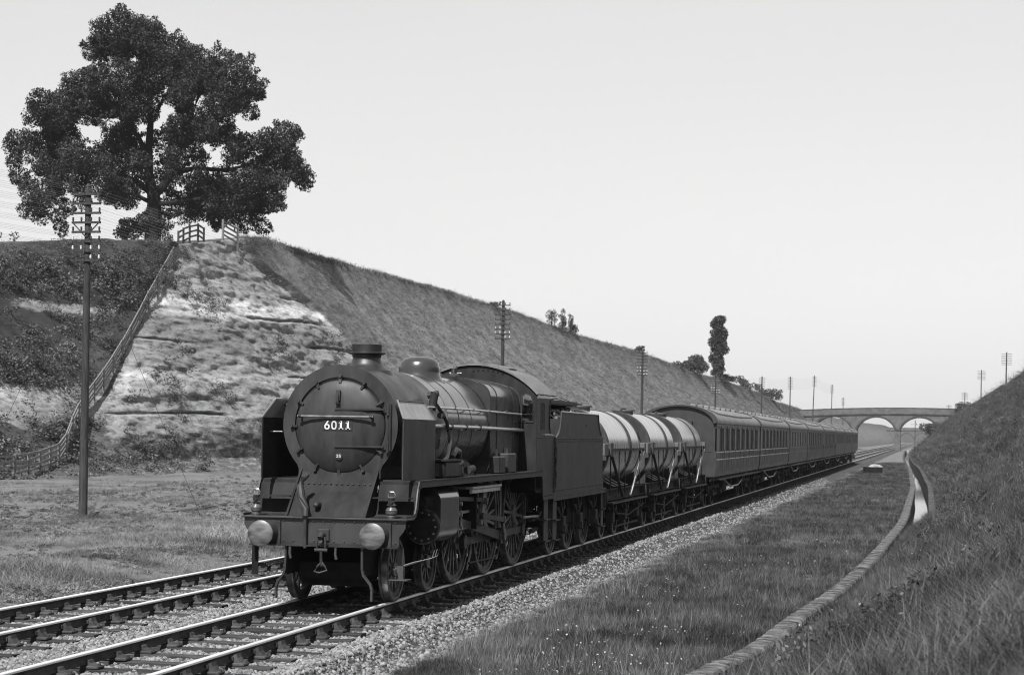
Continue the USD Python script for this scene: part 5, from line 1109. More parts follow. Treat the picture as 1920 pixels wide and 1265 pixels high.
# ---------------------------------------------------------------- bridge over the line
def arch_pts(c, hs, spring, rise, n=24):
    R = (hs * hs + rise * rise) / (2 * rise); zc = spring + rise - R; a = math.asin(hs / R)
    return [(c + R * math.sin(q), zc + R * math.cos(q)) for q in np.linspace(-a, a, n)]
def bridge(label, y0, depth, xa, xb, centres, hs, spring, rise, top, m, dark):
    B = thing('stone_bridge', label, 'bridge', (0, y0, 0))
    tops = lambda x: top(x)
    outer = Polygon([(xa, -2)] + [(x, tops(x) - 1.75) for x in np.linspace(xa, xb, 30)] + [(xb, -2)])
    for c in centres:
        ap = arch_pts(c, hs, spring, rise); outer = outer.difference(Polygon([(c - hs, -3)] + ap + [(c + hs, -3)]))
    obj('wall', MB().prism(outer, 'y', 0, depth), m, B, smooth=False)
    for s, yy in ((0, -.10), (1, depth - .3)):
        xs_ = np.linspace(xa, xb, 40)
        para = Polygon([(x, tops(x) - 1.45) for x in xs_] + [(x, tops(x) - .12) for x in xs_[::-1]])
        obj('parapet', MB().prism(para, 'y', yy + .06, yy + .40), m, B, smooth=False)
        obj('parapet_coping', MB().prism(Polygon([(x, tops(x) - .12) for x in xs_] + [(x, tops(x)) for x in xs_[::-1]]), 'y', yy - .02, yy + .48), dark, B, smooth=False)
        obj('string_course', MB().prism(Polygon([(x, tops(x) - 1.75) for x in xs_] + [(x, tops(x) - 1.45) for x in xs_[::-1]]), 'y', yy - .10, yy + .40), dark, B, smooth=False)
    for c in centres:
        i_, o_ = arch_pts(c, hs, spring, rise), arch_pts(c, hs + .42, spring, rise + .45)
        ar = obj('arch_ring', MB().prism(Polygon(i_ + o_[::-1]), 'y', -.06, -.001), dark, B, smooth=False)
    for a, b_ in zip(centres[:-1], centres[1:]):
        obj('pier_cap', MB().box(a + hs - .06, b_ - hs + .06, -.1, depth + .1, spring - .30, spring), dark, B, smooth=False)
    return B
top1 = lambda x: 10.02 - .0011 * (x - 6) ** 2 + .0 * x
bridge('brick road bridge with three arches crossing the cutting behind the train', 450, 7.5, -42, 27, [-13.75, -3.45, 6.85], 4.45, 4.75, 2.85, top1, 'bridge_stone', 'bridge_dark')
bridge('second arched bridge far off, seen through the right arch of the first', 1000, 6, -16, 26, [-2.2, 5.4], 3.3, 2.6, 2.6, lambda x: 8.3 + 0 * x, 'bridge_stone', 'bridge_dark')
sg = thing('signal_post', 'tall thin signal post seen through the right arch', 'signal', (5.1, 560, -.5))
obj('post', MB().box(-.12, .12, -.12, .12, 0, 8.2), 'pole_wood', sg); obj('finial', MB().cyl((0, 0, 8.2), (0, 0, 8.9), .14, .02, n=8), 'pole_wood', sg)
obj('arm', MB().box(-1.3, .2, -.16, -.13, 7.2, 7.5), 'pale_grey', sg, smooth=False); obj('spectacle', MB().cyl((.35, -.16, 7.35), (.35, -.13, 7.35), .2, n=12), 'pole_wood', sg)

# ---------------------------------------------------------------- telegraph poles and wires
PX = -17.86
POLES = [(54.93, 10.39, .02, -.10), (114.6, 11.02, .0, -.05), (173.6, 10.68, .0, -.02), (235.5, 10.45, .0, 0), (301.8, 12.35, .08, 0), (365.9, 14.46, .0, 0), (435.6, 17.0, .55, 0), (523.5, 17.4, .2, 0), (597.6, 15.4, 0, 0)]
ARM_STEP, ARM_HALF = .306, .50
INS = (-.46, -.17, .17, .46)
def telegraph_pole(label, x, y, top, arms, lean, z0=-.6, detail=2, group='telegraph poles on the left of the line', half=ARM_HALF):
    t = thing('telegraph_pole', label, 'telegraph pole', (x, y, 0), group=group)
    obj('pole', MB().cyl((0, 0, z0), (lean, 0, top), .15, .095, n=14), 'pole_wood', t)
    obj('finial', MB().cyl((lean, 0, top), (lean, 0, top + .10), .11, .03, n=10), 'pole_wood', t)
    for k in range(arms):
        z = top - .26 - ARM_STEP * k
        a = obj('arm', MB().box(lean - half, lean + half, -.16, -.09, z - .035, z + .035), 'pole_wood', t, smooth=False)
        if detail:
            for q in INS: obj('insulator', MB().lathe([(.010, 0), (.032, .03), (.036, .06), (.026, .08), (.034, .10), (.032, .13), (0, .15)], (lean + q * half / .5, -.125, z + .035), 'z', 10 if detail > 1 else 6), 'porcelain' if k > 4 and (k + int(q * 10)) % 3 else 'brown_porcelain', a)
    return t
LAB = ['tall telegraph pole in the grass nearest the camera on the left', 'telegraph pole rising behind the engine cab', 'telegraph pole rising behind the milk tanks', 'telegraph pole rising behind the roof of the first coaches',
       'telegraph pole standing in front of the low tree near the hill foot', 'telegraph pole standing left of the bridge', 'leaning telegraph pole in front of the bridge parapet', 'telegraph pole behind the bridge, second in from its left end', 'farthest and shortest telegraph pole behind the bridge']
for k, (y, top, lean, _) in enumerate(POLES):
    p = telegraph_pole(LAB[k], PX, y, top, 8, lean, detail=2 if k < 2 else 1 if k < 4 else 0)
    if k == 0:
        for gx_, gy_ in ((-21.6, 53.9), (-14.0, 55.6)):
            obj('guy_wire', MB().cyl((.02, 0, 8.6), (gx_ - PX, gy_ - y, -.35), .007, n=5), 'wagon_iron', p)
        obj('pole_brace', MB().beam((-.45, -.12, 9.2), (.0, -.12, 8.75), .03, .04, up=(0, 1, 0)).beam((.45, -.12, 9.2), (0, -.12, 8.75), .03, .04, up=(0, 1, 0)), 'pole_wood', p)
for (u_, x, y, zt, zb, lab) in ((0, 22.0, 332, 17.9, 11.5, 'telegraph pole on the right bank nearest the edge of the photo'), (1, 20.3, 425, 18.2, 9.0, 'telegraph pole beside the round bush on the right bank'), (2, 19.0, 545, 16.2, 8.0, 'small telegraph pole above the right end of the bridge'), (3, 15.6, 640, 14.2, 8.0, 'tiny telegraph pole tip above the bridge parapet')):
    telegraph_pole(lab, x, y, zt, 7, .05, z0=zb - 2, detail=0, group='telegraph poles on the right of the line', half=.9)
wy = [-4.0] + [p[0] for p in POLES]; wt = [9.9] + [p[1] for p in POLES]; wl = [0.0] + [p[2] for p in POLES]
for k in range(8):
    for q in INS:
        pts = []
        for i in range(len(wy) - 1):
            if wy[i] > 470: break
            z0_, z1_ = wt[i] - .26 - ARM_STEP * k + .12, wt[i + 1] - .26 - ARM_STEP * k + .12
            for t in np.linspace(0, 1, 9)[(0 if i == 0 else 1):]:
                pts.append((PX + wl[i] + (wl[i + 1] - wl[i]) * t + q, wy[i] + (wy[i + 1] - wy[i]) * t - .125, z0_ + (z1_ - z0_) * t - .55 * 4 * t * (1 - t)))
        w = obj('telegraph_wire', MB().tube(pts, .0026, 4), 'wire')
        tagp(w, 'thin telegraph wire strung from pole to pole along the left side', 'wire', 'telegraph wires on the left')

# ---------------------------------------------------------------- fences on the left bank
def fence(name, label, pts, rails, height, step, m='wood_grey', post=.13, sag=.0):
    pts = np.array(pts, float); F = thing(name, label, 'fence', tuple(pts[0]))
    o = pts[0]; seg = np.linalg.norm(np.diff(pts, axis=0), axis=1); s = np.concatenate([[0], np.cumsum(seg)])
    n = max(2, int(s[-1] / step) + 1); q = np.linspace(0, s[-1], n)
    P = np.stack([np.interp(q, s, pts[:, k]) for k in range(3)], 1) - o
    r = np.random.default_rng(int(abs(pts[0, 0] * 7)))
    for p in P: obj('post', MB().box(p[0] - post / 2, p[0] + post / 2, p[1] - post / 2, p[1] + post / 2, p[2] - .5, p[2] + height + r.uniform(-.05, .1)), m, F, smooth=False)
    for a, b_ in zip(P[:-1], P[1:]):
        for k in range(rails):
            h = height * (.22 + .74 * k / max(1, rails - 1))
            obj('rail', MB().beam(a + [0, 0, h + r.normal(0, .03)], b_ + [0, 0, h + r.normal(0, .03)], .075, .13), m, F, smooth=False)
    return F
FY = np.array([101.5, 103.5, 105.5, 109, 112, 114.5, 117, 118.5, 121, 122.5, 125, 127.5, 129, 130.5]); FZ = np.array([.5, 1.5, 2.45, 3.64, 4.76, 5.95, 7.2, 8.1, 9.7, 10.8, 12.4, 14.0, 15.0, 16.2])
q_ = np.linspace(101.5, 130.5, 42); qz = np.interp(q_, FY, FZ); fx = []
for y_, z_ in zip(q_, qz):
    tt = np.linspace(0, 1.02, 200); bx, bz = bank_left(np.full(200, y_), tt); fx.append(np.interp(z_, bz, bx))
fx = np.convolve(np.pad(np.array(fx), 10, 'reflect', reflect_type='odd'), np.ones(21) / 21, 'valid')
main = [(-39.6, 86.5, -.3), (-39.3, 90.0, -.30), (-40.0, 94.0, -.2), (-40.9, 98.0, .1)] + [(float(fx[k]) + .1, float(q_[k]), float(qz[k]) - .1) for k in range(0, 42, 3)]
fence('rail_fence', 'long four-rail wooden fence climbing the rocky bank on the left', main, 4, 1.25, 2.3)
fence('rail_fence', 'short dark rail fence on the skyline below the big tree', [(-47.7, 132, 16.5), (-48.3, 135, 17.25), (-48.4, 137.5, 17.75), (-48.7, 139.5, 17.6)], 3, 1.15, 1.6, 'pole_wood')
fence('wire_fence', 'two pale posts with wires at the top of the bare rock', [(-48.3, 142.6, 18.3), (-48.0, 145.2, 17.9)], 4, 1.5, 2.6, 'wood_grey', post=.16)
# ---------------------------------------------------------------- trees
# the crown's lobes are listed in a frame of the tree's own: across and height in units of 1.854 cm from its foot
BASE = np.array([-60.674, 156.478, 19.180]); UNIT = 0.018541
ACROSS = np.array([0.97506, 0.22194, 0.0156]); DEEP = np.array([-0.4040, 0.9097, 0.0961]); UPW = np.array([-.0156, -.0035, 1.0])
def at_tree(zx, zy, deep=0.0): return BASE + ACROSS * (zx - 755) * UNIT + UPW * (1215 - zy) * UNIT + DEEP * deep
TO_TREE = np.linalg.inv(np.stack([ACROSS * UNIT, -UPW * UNIT, DEEP], 1))
LOBES = [(640,140,95),(740,150,90),(520,170,78),(455,215,55),(560,230,80),(850,235,88),(935,265,75),(700,260,95),(490,265,50),(400,205,25),
 (1080,320,66),(1160,360,78),(1225,440,75),(1000,370,92),(880,380,105),(760,390,95),(620,390,90),(500,400,88),(395,415,72),(345,415,40),
 (240,540,78),(330,520,88),(200,600,58),(430,530,95),(560,500,90),(680,555,85),(900,480,70),(1100,520,95),(1205,550,55),(1060,640,88),(900,640,92),(830,680,50),
 (300,640,85),(230,650,50),(600,690,80),(700,700,55),(90,740,58),(60,800,45),(180,720,66),(110,850,52),(260,790,82),(370,800,80),(480,790,60),(540,850,92),(640,780,80),(610,930,78),(520,960,55),(700,850,60),
 (160,970,62),(150,1060,46),(200,1080,46),(290,950,56),(280,1060,46),(290,1120,36),(375,910,60),(330,1000,48),(430,930,54),(130,900,56),(230,880,60),(300,880,62),(70,690,50),(420,1000,44),
 (1330,720,84),(1400,700,74),(1440,780,66),(1380,830,100),(1480,860,62),(1250,850,60),(1280,690,55),(1480,930,46),(1300,940,92),(1180,930,86),(1060,930,92),(960,910,66),(1000,860,40),(1100,1000,92),(980,1020,72),(1230,1020,72),(1340,1010,52),(900,1060,50),(1060,1080,52),(1300,1110,42),(1200,1090,60),(1100,1090,52),(930,990,50),(1150,720,50),(970,760,45),(880,800,55),(1190,770,40),
 (640,1130,62),(720,1120,62),(800,1130,46),(760,1060,50),(830,1180,30),(590,1150,30)]
rt = np.random.default_rng(12)
cen, rad = [], []
base = BASE
for (zx, zy, r) in LOBES:
    zy = zy + max(0, 320 - zy) * .14
    R = r * UNIT
    half = 11.5 * math.sqrt(max(0, 1 - ((zy - 560) / 640) ** 2)) * .55 if zy < 1100 else 1.2
    for rep in range(2 if r > 60 else 1):
        off = rt.normal(0, .45) * half
        cen.append(at_tree(zx, zy, off) + rt.normal(0, .22, 3)); rad.append(R * rt.uniform(.9, 1.12))
ENV = Polygon([(640,75),(760,85),(850,170),(950,200),(1000,260),(1110,260),(1230,330),(1300,490),(1240,560),(1250,640),(1340,630),(1460,690),(1540,850),(1480,960),(1400,1030),(1330,1130),(1040,1130),(880,1080),(860,1180),(570,1170),(600,1080),(520,1050),(500,930),(330,1000),(300,1140),(200,1120),(110,1080),(110,940),(40,870),(30,720),(150,650),(150,500),(330,460),(340,390),(480,330),(440,230),(390,200),(560,110)]).buffer(-58)
from shapely.geometry import Point
while len(cen) < len(LOBES) * 2 + 60:
    zx, zy = rt.uniform(30, 1540), rt.uniform(70, 1180)
    if not ENV.contains(Point(zx, zy)): continue
    cen.append(at_tree(zx, zy, rt.normal(0, .5) * 6)); rad.append(rt.uniform(48, 66) * UNIT)
cen, rad = np.array(cen), np.array(rad)
elm = thing('elm_tree', 'huge dark spreading tree on the hilltop at the left', 'tree', tuple(base))
# ragged little tufts along each lobe, so that the outline is broken
c2, r2_ = [], []
for c, R in zip(cen, rad):
    for k in range(13):
        d = rt.normal(size=3); d /= np.linalg.norm(d); d[2] = d[2] * .9 + .05
        c2.append(c + d * R * rt.uniform(.7, 1.12)); r2_.append(R * rt.uniform(.16, .34))
def thin(p, r):
    hole = np.zeros(len(p), bool)
    q = (p - BASE) @ TO_TREE.T; X_, Y_ = q[:, 0] + 755, q[:, 1] + 1215
    for hx, hy, hr in ((1080, 770, 62), (890, 930, 34), (660, 300, 22), (820, 450, 22), (985, 500, 30), (845, 545, 22), (800, 600, 26), (560, 605, 34), (440, 700, 34), (370, 700, 22), (720, 680, 22), (860, 1090, 24), (470, 770, 16), (400, 590, 14), (1020, 730, 40), (1250, 960, 16), (650, 1050, 24)):
        wob = 26 * (fbm(np.stack([X_ * .03, Y_ * .03, 0 * X_ + hx], -1), 3, 7) - .5) * 2; hole |= ((X_ - hx + wob) / 1.15) ** 2 + (Y_ - hy - wob * .7) ** 2 < (hr * r.uniform(.45, 1.05, len(p))) ** 2
    return ~hole & (fbm(p * 1.1, 3, 71) > .14 + .22 * r.random(len(p)))
v, f = leaves(np.vstack([cen, np.array(c2)]), np.concatenate([rad, np.array(r2_)]), 440, .105, 3, squash=.95, hollow=.15, thin=thin)
tagp(obj('crown', (v - base, f), 'elm_leaf', elm, smooth=False), kind='stuff')
tr = MB()
P_ = lambda zx, zy, off=0: at_tree(zx, zy, off) - base
def limb(pts, r0, r1): tr_ = MB().tube(pts, np.linspace(r0, r1, len(pts)), 9); return tr_
obj('trunk', limb([P_(755, 1215) - [0, 0, 4.0], P_(755, 1190), P_(758, 1100), P_(762, 1000), P_(755, 930)], .85, .55), 'bark', elm)
for pts, r0, r1 in (([P_(757, 960), P_(735, 860), P_(735, 740), P_(745, 600), P_(740, 460), P_(720, 300), P_(700, 180)], .5, .08), ([P_(760, 960), P_(800, 930), P_(850, 850), P_(900, 740), P_(930, 620), P_(980, 480), P_(1060, 380)], .48, .08),
                    ([P_(745, 950), P_(680, 900, 1), P_(560, 840, 2), P_(420, 790, 2), P_(300, 745, 2)], .34, .05), ([P_(738, 800), P_(690, 690, -1), P_(600, 570, -2), P_(470, 470, -2), P_(360, 430, -2)], .26, .05),
                    ([P_(845, 860), P_(960, 830, 1), P_(1120, 840, 1), P_(1280, 800, 1), P_(1400, 760, 1)], .28, .05), ([P_(770, 1010), P_(880, 1000, -2), P_(1020, 980, -3), P_(1180, 1000, -3)], .25, .05), ([P_(905, 730), P_(1010, 650), P_(1130, 560), P_(1200, 460)], .22, .05),
                    ([P_(745, 1000), P_(660, 960, -1), P_(540, 930, -2), P_(430, 905, -2)], .22, .04), ([P_(740, 620), P_(800, 500, 1), P_(870, 380, 1), P_(900, 280, 1)], .2, .05)):
    obj('limb', limb(pts, r0, r1), 'bark', elm)

def tree(name, label, base, blobs, trunk, lm, per, size, seed, group=None, cat='tree'):
    t = thing(name, label, cat, tuple(base), group=group)
    b = np.array(blobs, float)
    v, f = leaves(b[:, :3], b[:, 3], per, size, seed, squash=1.0, hollow=.3, thin=lambda p, r: fbm(p * 1.3 + 50, 3, 5) > .2 + .16 * r.random(len(p)))
    tagp(obj('crown' if cat == 'tree' else 'foliage', (v, f), lm, t, smooth=False), kind='stuff')
    for pts, r0, r1 in trunk: obj('trunk' if cat == 'tree' else 'stem', MB().tube(pts, np.linspace(r0, r1, len(pts)), 7), 'bark', t)
    return t
r4 = np.random.default_rng(44)
def crest(y, t=1.0):
    x_, z_ = bank_left(float(y), t); return (float(x_), float(y), float(z_) - .2)
pb = []
for k in range(50):
    z = .4 + 11.2 * k / 50; w = 1.5 * min(1, .72 + z / 16) * min(1, (13.0 - z) / 2.0)
    pb.append((r4.normal(0, .34) * w, r4.normal(0, .4) * w, z + r4.normal(0, .25), w * r4.uniform(.58, .66)))
tree('poplar_tree', 'tall narrow poplar standing alone on the skyline', crest(335), pb, [([(0, 0, -1), (0, 0, 5), (.2, 0, 10)], .3, .06)], 'far_bush_leaf', 420, .17, 9)
def bush_blobs(w, h, n, r): return [(r.normal(0, .30) * w, r.normal(0, .3) * w, h * r.uniform(.25, .75), min(w, h) * r.uniform(.22, .38)) for _ in range(n)]
tree('round_tree', 'round bushy tree left of the tall poplar', crest(312), bush_blobs(3.4, 3.7, 18, r4), [([(0, 0, -1), (0, 0, 1.5)], .2, .1)], 'far_bush_leaf', 260, .15, 10)
tree('small_tree', 'roundest of three small trees on the skyline above the boiler', crest(234), [(0, 0, .9, .72), (.3, .2, 1.4, .66), (-.3, 0, 1.6, .62), (.1, .1, 1.9, .5)], [([(0, 0, -1), (0, 0, 1.0)], .12, .06)], 'far_bush_leaf', 480, .09, 11)
for y_, h, lab in ((238, 2.9, 'slim pointed tree, middle of three on the skyline'), (240.8, 2.7, 'slim tree, right one of three on the skyline')):
    b_ = [(r4.normal(0, .12), r4.normal(0, .12), h * (k + .5) / 9, .58 * (1 - .5 * (k / 9))) for k in range(9)] + ([(.5, .7, .7, .5), (.5, .7, 1.1, .35)] if y_ > 239 else [])
    tree('small_tree', lab, crest(y_), b_, [([(0, 0, -1), (0, 0, 1.5)], .1, .05)], 'far_bush_leaf', 600, .09, 12)
for k, (y, w, h, lab) in enumerate(((341, 3.2, 1.8, 'dark bush at the foot of the tall poplar'), (353, 4.6, 2.2, 'long dark bush right of the tall poplar'), (367, 4.6, 2.2, 'dark bush on the crest between poplar and low tree'), (301, 2.2, 1.3, 'little bush on the crest left of the round tree'), (278, 1.1, 1.3, 'small pointed bush on the crest above the milk tanks'), (213, 1.2, .8, 'tiny bush on the crest above the engine cab'))):
    tree('bush', lab, crest(y), bush_blobs(w, h, 12, r4), [([(0, 0, -.5), (0, 0, .6)], .06, .03)], 'far_bush_leaf', 300, .13, 20 + k, cat='bush')
tree('low_tree', 'low spreading tree at the lower end of the hill, left of the bridge', crest(397), bush_blobs(4.6, 2.6, 14, r4) + [(1.9, 0, 1.9, .6), (-1.4, 0, 1.2, .7)], [([(0, 0, -.5), (0, 0, 1.2)], .15, .08)], 'far_bush_leaf', 300, .15, 31)
tree('round_bush', 'round dark bush at the right end of the bridge', (18.2, 428, 8.3), bush_blobs(4.2, 2.9, 14, r4), [([(0, 0, -.5), (0, 0, .8)], .1, .05)], 'far_bush_leaf', 300, .15, 32, cat='bush')
tree('dark_bush', 'dark bush on the bank in front of the right arch', (9.6, 436, 3.6), bush_blobs(3.0, 2.8, 12, r4), [([(0, 0, -.8), (0, 0, .8)], .1, .05)], 'far_bush_leaf', 300, .15, 33, cat='bush')
tree('far_tree', 'tree beyond the bridge showing in the right arch', (13.5, 610, 2.0), bush_blobs(6, 9, 16, r4), [([(0, 0, -3), (0, 0, 3)], .3, .15)], 'far_bush_leaf', 60, .35, 34)
x_, z_ = bank_left(116.0, 1.02); tree('bush', 'small bush on the crest at the left edge', (-55.3, 117, 15.2), bush_blobs(3.2, 1.4, 12, r4), [([(0, 0, -.5), (0, 0, .6)], .06, .03)], 'bush_leaf', 300, .10, 35, cat='bush')

# ---------------------------------------------------------------- grasses
def scatter_y(n, y0, y1, r):
    return 1 / (1 / y0 + r.random(n) * (1 / y1 - 1 / y0))
g = np.random.default_rng(101)
T_strip = [tuft(26, 200 + k, spread=.10, h=(.3, 1.0), w=.0075, bend=.55) for k in range(5)]
n = 60000; Y = scatter_y(n, 15, 230, g); xr0 = 2.15 + .3 * fbm(np.stack([Y * .4, 0 * Y, 0 * Y], -1), 2, 61); xl_ = ditch_l(Y) - .05
X = xr0 + (xl_ - xr0) * g.random(n) ** .92
dens = fbm(np.stack([X * .8, Y * .45, 0 * X], -1), 3, 62)
edge = np.clip((X - xr0) / 1.3, 0, 1)
keep = g.random(n) < np.clip(.15 + 1.2 * edge, 0, 1) * np.clip(.45 + (dens - .4) * 3, .25, 1)
X, Y = X[keep], Y[keep]
hgt = (.09 + .15 * np.clip((X - xr0[keep]) / 1.5, 0, 1)) * g.uniform(.6, 1.35, len(X)) * (.7 + .7 * (dens[keep] - .3))
wid = 1 + Y / 60
instancer('grass', T_strip, 'grass_strip', np.stack([X, Y, zg(X, Y)], 1), g.uniform(0, 6.28, len(X)), np.stack([.36 * wid * g.uniform(.7, 1.2, len(X))] * 2 + [hgt], 1), 'uncut grass between the railway and the ditch', 'grass', tilt=g.normal(0, .12, (len(X), 2)))
# right bank, from under the camera to the bridge
T_bank = [tuft(34, 300 + k, spread=.20, h=(.35, 1.0), w=.0065, bend=.9) for k in range(5)]
n = 78000; Y = scatter_y(n, 4.5, 420, g); x0 = ditch_r(Y) + WALL
X = x0 - .05 + (look(RTOP, Y) - x0 + 1.5) * g.random(n) ** 1.5
hgt = g.uniform(.14, .40, n) * (.6 + .9 * fbm(np.stack([X * .5, Y * .3, 0 * X], -1), 3, 63)) * np.clip(.8 + Y / 300, .7, 1.3) * np.where(X < x0 + .45, .45, 1)
wid = 1.25 + Y / 70
instancer('bank_grass', T_bank, 'grass_bank', np.stack([X, Y, zright(X, Y) - .02], 1), g.uniform(0, 6.28, n), np.stack([hgt * wid, hgt * wid, hgt], 1), 'tall rank grass and weeds covering the right bank', 'grass', tilt=g.normal(0, .2, (n, 2)))
n = 9000; Y = np.where(g.random(n) < .4, scatter_y(n, 14, 72, g), g.uniform(30, 74, n)); X = ditch_l(Y) + WALL + .05 + (ditch_r(Y) + WALL + .25 - ditch_l(Y) - WALL) * g.random(n); zd = np.where(X < ditch_r(Y), -.95, np.where(X < ditch_r(Y) + WALL, -.42, zright(X, Y)))
k_ = (Y < 70) | (X > ditch_r(Y)); X, Y, zd = X[k_], Y[k_], zd[k_]; n = len(X)
instancer('ditch_grass', T_bank, 'grass_bank', np.stack([X, Y, zd], 1), g.uniform(0, 6.28, n), np.stack([.4 + .3 * g.random(n)] * 2 + [g.uniform(.12, .34, n)], 1), 'grass choking the near end of the ditch', 'grass', tilt=g.normal(0, .25, (n, 2)))
# field on the left
T_field = [tuft(30, 400 + k, spread=.22, h=(.3, 1.0), w=.007, bend=.8) for k in range(5)]
n = 64000; Y = scatter_y(n, 24, 170, g); X = -5.5 - 36 * g.random(n) ** 1.15
dens = fbm(np.stack([X * .25, Y * .25, 0 * X], -1), 4, 64); k_ = g.random(n) < np.clip(.55 + (dens - .42) * 4, .25, 1)
X, Y, dens = X[k_], Y[k_], dens[k_]
hgt = g.uniform(.05, .14, len(X)) * (.6 + 1.0 * np.clip((dens - .4) * 4, 0, 1)) * (1 + .9 * np.exp(-((X + 8.0) / 1.8) ** 2)); wid = 1.6 + Y / 45
instancer('field_grass', T_field, 'grass_field', np.stack([X, Y, zg(X, Y) - .01], 1), g.uniform(0, 6.28, len(X)), np.stack([hgt * wid, hgt * wid, hgt], 1), 'rough dry grass on the flat ground left of the tracks', 'grass', tilt=g.normal(0, .15, (len(X), 2)))
n = 30000; Y = scatter_y(n, 24, 120, g); X = -5.4 - 26 * g.random(n); k_ = g.random(n) < np.clip((fbm(np.stack([X * .5, Y * .3, 0 * X], -1), 4, 96) - .40) * 6, .05, 1); X, Y = X[k_], Y[k_]; n = len(X); sc = g.uniform(.035, .085, n) * (1 + Y / 110)
CLF = [leaves(np.random.default_rng(650 + k).normal(0, .4, (5, 3)) * [1, 1, .3] + [0, 0, .25], np.full(5, .4), 60, .16, 650 + k, squash=.6) for k in range(4)]
instancer('field_weeds', CLF, 'field_weed', np.stack([X, Y, zg(X, Y)], 1), g.uniform(0, 6.28, n), np.stack([sc * 1.5, sc * 1.5, sc * g.uniform(.8, 1.6, n)], 1), 'small rough weeds scattered over the flat ground on the left', 'weeds')
# hillside
T_hill = [tuft(22, 500 + k, spread=.32, h=(.3, 1.0), w=.018, bend=.9) for k in range(5)]
n = 52000; Y = 144 + 316 * g.random(n) ** 1.35; t = g.random(n) * 1.02
X, Z = bank_left(Y, t)
k_ = cliffness(Y, np.clip(t, 0, 1)) < .3; X, Y, Z, t = X[k_], Y[k_], Z[k_], t[k_]
hgt = g.uniform(.10, .24, len(X)) * (1 + 1.2 * (t > .975)); wid = 1.4 + Y / 300
instancer('hill_grass', T_hill, 'grass_hill', np.stack([X, Y, Z - .03], 1), g.uniform(0, 6.28, len(X)), np.stack([hgt * wid, hgt * wid, hgt], 1), 'dry grass covering the long left hillside', 'grass', tilt=np.stack([g.normal(0, .2, len(X)), g.normal(.25, .2, len(X))], 1))
# brambles and scrub on the left of the bare rock and at its foot
def clump(seed): 
    r = np.random.default_rng(seed); return leaves(r.normal(0, .35, (7, 3)) * [1, 1, .5] + [0, 0, .3], r.uniform(.3, .5, 7), 110, .085, seed, squash=.8, hollow=.3)
CL = [clump(600 + k) for k in range(5)]
n = 7000; Y = g.uniform(76, 161, n); t = g.random(n)
X, Z = bank_left(Y, t); cl = cliffness(Y, t); vg = fbm(np.stack([X * .16, Y * .16, Z * .22], -1), 4, 31)
leftzone = (Y < 102.5 + 27.5 * t)
p = np.where(leftzone, np.clip(.25 + (vg - .42) * 5, .05, 1), 0) * np.where((np.abs(Z - 4.0) < .9) | ((np.abs(Z - 10.6) < .4) & (Y > 106)), .12, 1)
p = np.where((cl > .5) & (Z > 3), .012 + .2 * (vg > .60), p)
p = np.maximum(p, np.where((Z < 2.6 + 2.2 * np.clip((Y - 112) / 25, -1, 1.4)) & (Y > 95) & (Y < 158), np.where(Y < 116, .35, .05), 0))
p = np.maximum(p, np.where((t > .9) & (Y < 132), .7, 0))
p = np.where(Y > RB(t), 0, p)
k_ = g.random(n) < p
X, Y, Z, t = X[k_], Y[k_], Z[k_], t[k_]
sc = g.uniform(.45, 1.25, len(X)) * np.where(t > .93, .6, 1)
instancer('scrub', CL, 'bush_leaf', np.stack([X, Y, Z - .15], 1), g.uniform(0, 6.28, len(X)), np.stack([sc, sc, sc * g.uniform(.6, 1.0, len(X))], 1), 'brambles and scrub growing over the rocky bank on the left', 'scrub')
# small flowers and seed heads
fl_ = MB()
for a in np.linspace(0, 2 * PI, 9, endpoint=False): fl_.add([[0, 0, .0], [math.cos(a - .3) * .02, math.sin(a - .3) * .02, .004], [math.cos(a) * .027, math.sin(a) * .027, 0], [math.cos(a + .3) * .02, math.sin(a + .3) * .02, .004]], [[0, 1, 2], [0, 2, 3]])
n = 1000; Y = scatter_y(n, 20, 90, g); X = 3.4 + (ditch_l(Y) - 3.5) * g.random(n); fz = fbm(np.stack([X * .7, Y * .35, 0 * X], -1), 3, 66)
k_ = g.random(n) < np.clip((fz - .45) * 6, .03, 1); X, Y = X[k_], Y[k_]
X2 = None
n2 = 1000; Yb = scatter_y(n2, 5, 90, g); xb0 = ditch_r(Yb) + WALL; Xb = xb0 + .2 + 7 * g.random(n2); kb = (Yb > 9) & (g.random(n2) < np.clip((fbm(np.stack([Xb * .6, Yb * .4, 0 * Xb], -1), 3, 67) - .44) * 6, .05, 1)); Xb, Yb = Xb[kb], Yb[kb]
pts = np.vstack([np.stack([X, Y, zg(X, Y) + g.uniform(.14, .34, len(X))], 1), np.stack([Xb, Yb, zright(Xb, Yb) + g.uniform(.2, .5, len(Xb))], 1)])
instancer('flowers', [fl_], 'flower', pts, g.uniform(0, 6.28, len(pts)), g.uniform(.3, .7, len(pts)), 'small white flowers in the long grass', 'flowers', tilt=g.normal(0, .6, (len(pts), 2)))

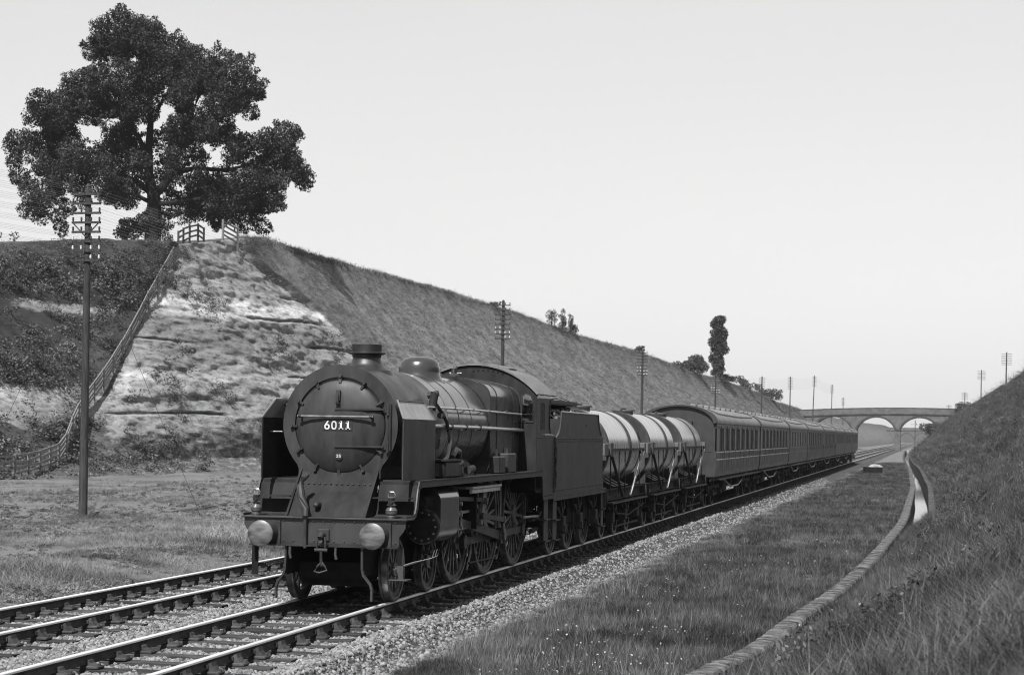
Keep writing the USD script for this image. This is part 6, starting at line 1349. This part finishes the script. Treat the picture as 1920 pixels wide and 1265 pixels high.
# dry stalks and broad weeds among the grass
T_dry = [tuft(7, 700 + k, spread=.10, h=(.7, 1.0), w=.006, bend=.35) for k in range(4)]
n = 9000; Y = scatter_y(n, 15, 160, g); X = 2.3 + (ditch_l(Y) - 2.45) * g.random(n); k_ = g.random(n) < np.clip((fbm(np.stack([X * .9, Y * .5, 0 * X], -1), 3, 91) - .38) * 5, .05, 1); X, Y = X[k_], Y[k_]
n2 = 9000; Yb = scatter_y(n2, 6, 160, g); xb0 = ditch_r(Yb) + WALL; Xb = xb0 + 12 * g.random(n2) ** 1.4; kb = (g.random(n2) < np.clip((fbm(np.stack([Xb * .6, Yb * .4, 0 * Xb], -1), 3, 92) - .46) * 5, .02, 1) * np.clip((Yb - 9) / 14, 0, 1)); Xb, Yb = Xb[kb], Yb[kb]
pts = np.vstack([np.stack([X, Y, zg(X, Y)], 1), np.stack([Xb, Yb, zright(Xb, Yb)], 1)]); n = len(pts); hh = g.uniform(.2, .42, n) * np.where(np.arange(n) < len(X), 1, 1.25)
instancer('dry_stalks', T_dry, 'dry_grass', pts, g.uniform(0, 6.28, n), np.stack([hh * 1.3, hh * 1.3, hh], 1), 'pale dry stalks standing in the long grass', 'stalks', tilt=g.normal(0, .2, (n, 2)))
n = 1300; Yb = scatter_y(n, 17, 200, g); xb0 = ditch_r(Yb) + WALL; Xb = xb0 + .3 + 14 * g.random(n) ** 1.4; kb = g.random(n) < np.clip((fbm(np.stack([Xb * .35, Yb * .25, 0 * Xb], -1), 3, 93) - .46) * 7, .02, 1); Xb, Yb = Xb[kb], Yb[kb]; n = len(Xb); sc = g.uniform(.14, .34, n) * (1 + Yb / 120)
instancer('weeds', CL, 'grass_bank', np.stack([Xb, Yb, zright(Xb, Yb)], 1), g.uniform(0, 6.28, n), np.stack([sc, sc, sc * g.uniform(.7, 1.3, n)], 1), 'low leafy weeds scattered over the right bank', 'weeds')
# ---------------------------------------------------------------- summer haze
HZ = 'haze_air'
MATS[HZ] = usdkit.material(stage, f'/World/Looks/{HZ}', {'v': ('principled_volume', {'color': G(.95), 'density': .00009, 'anisotropy': .2})}, [], volume='v.volume')
tagp(obj('haze', MB().box(-725, 725, -90, 2250, -6, 48), HZ, smooth=False), 'thin summer haze filling the cutting', 'haze', kind='stuff')
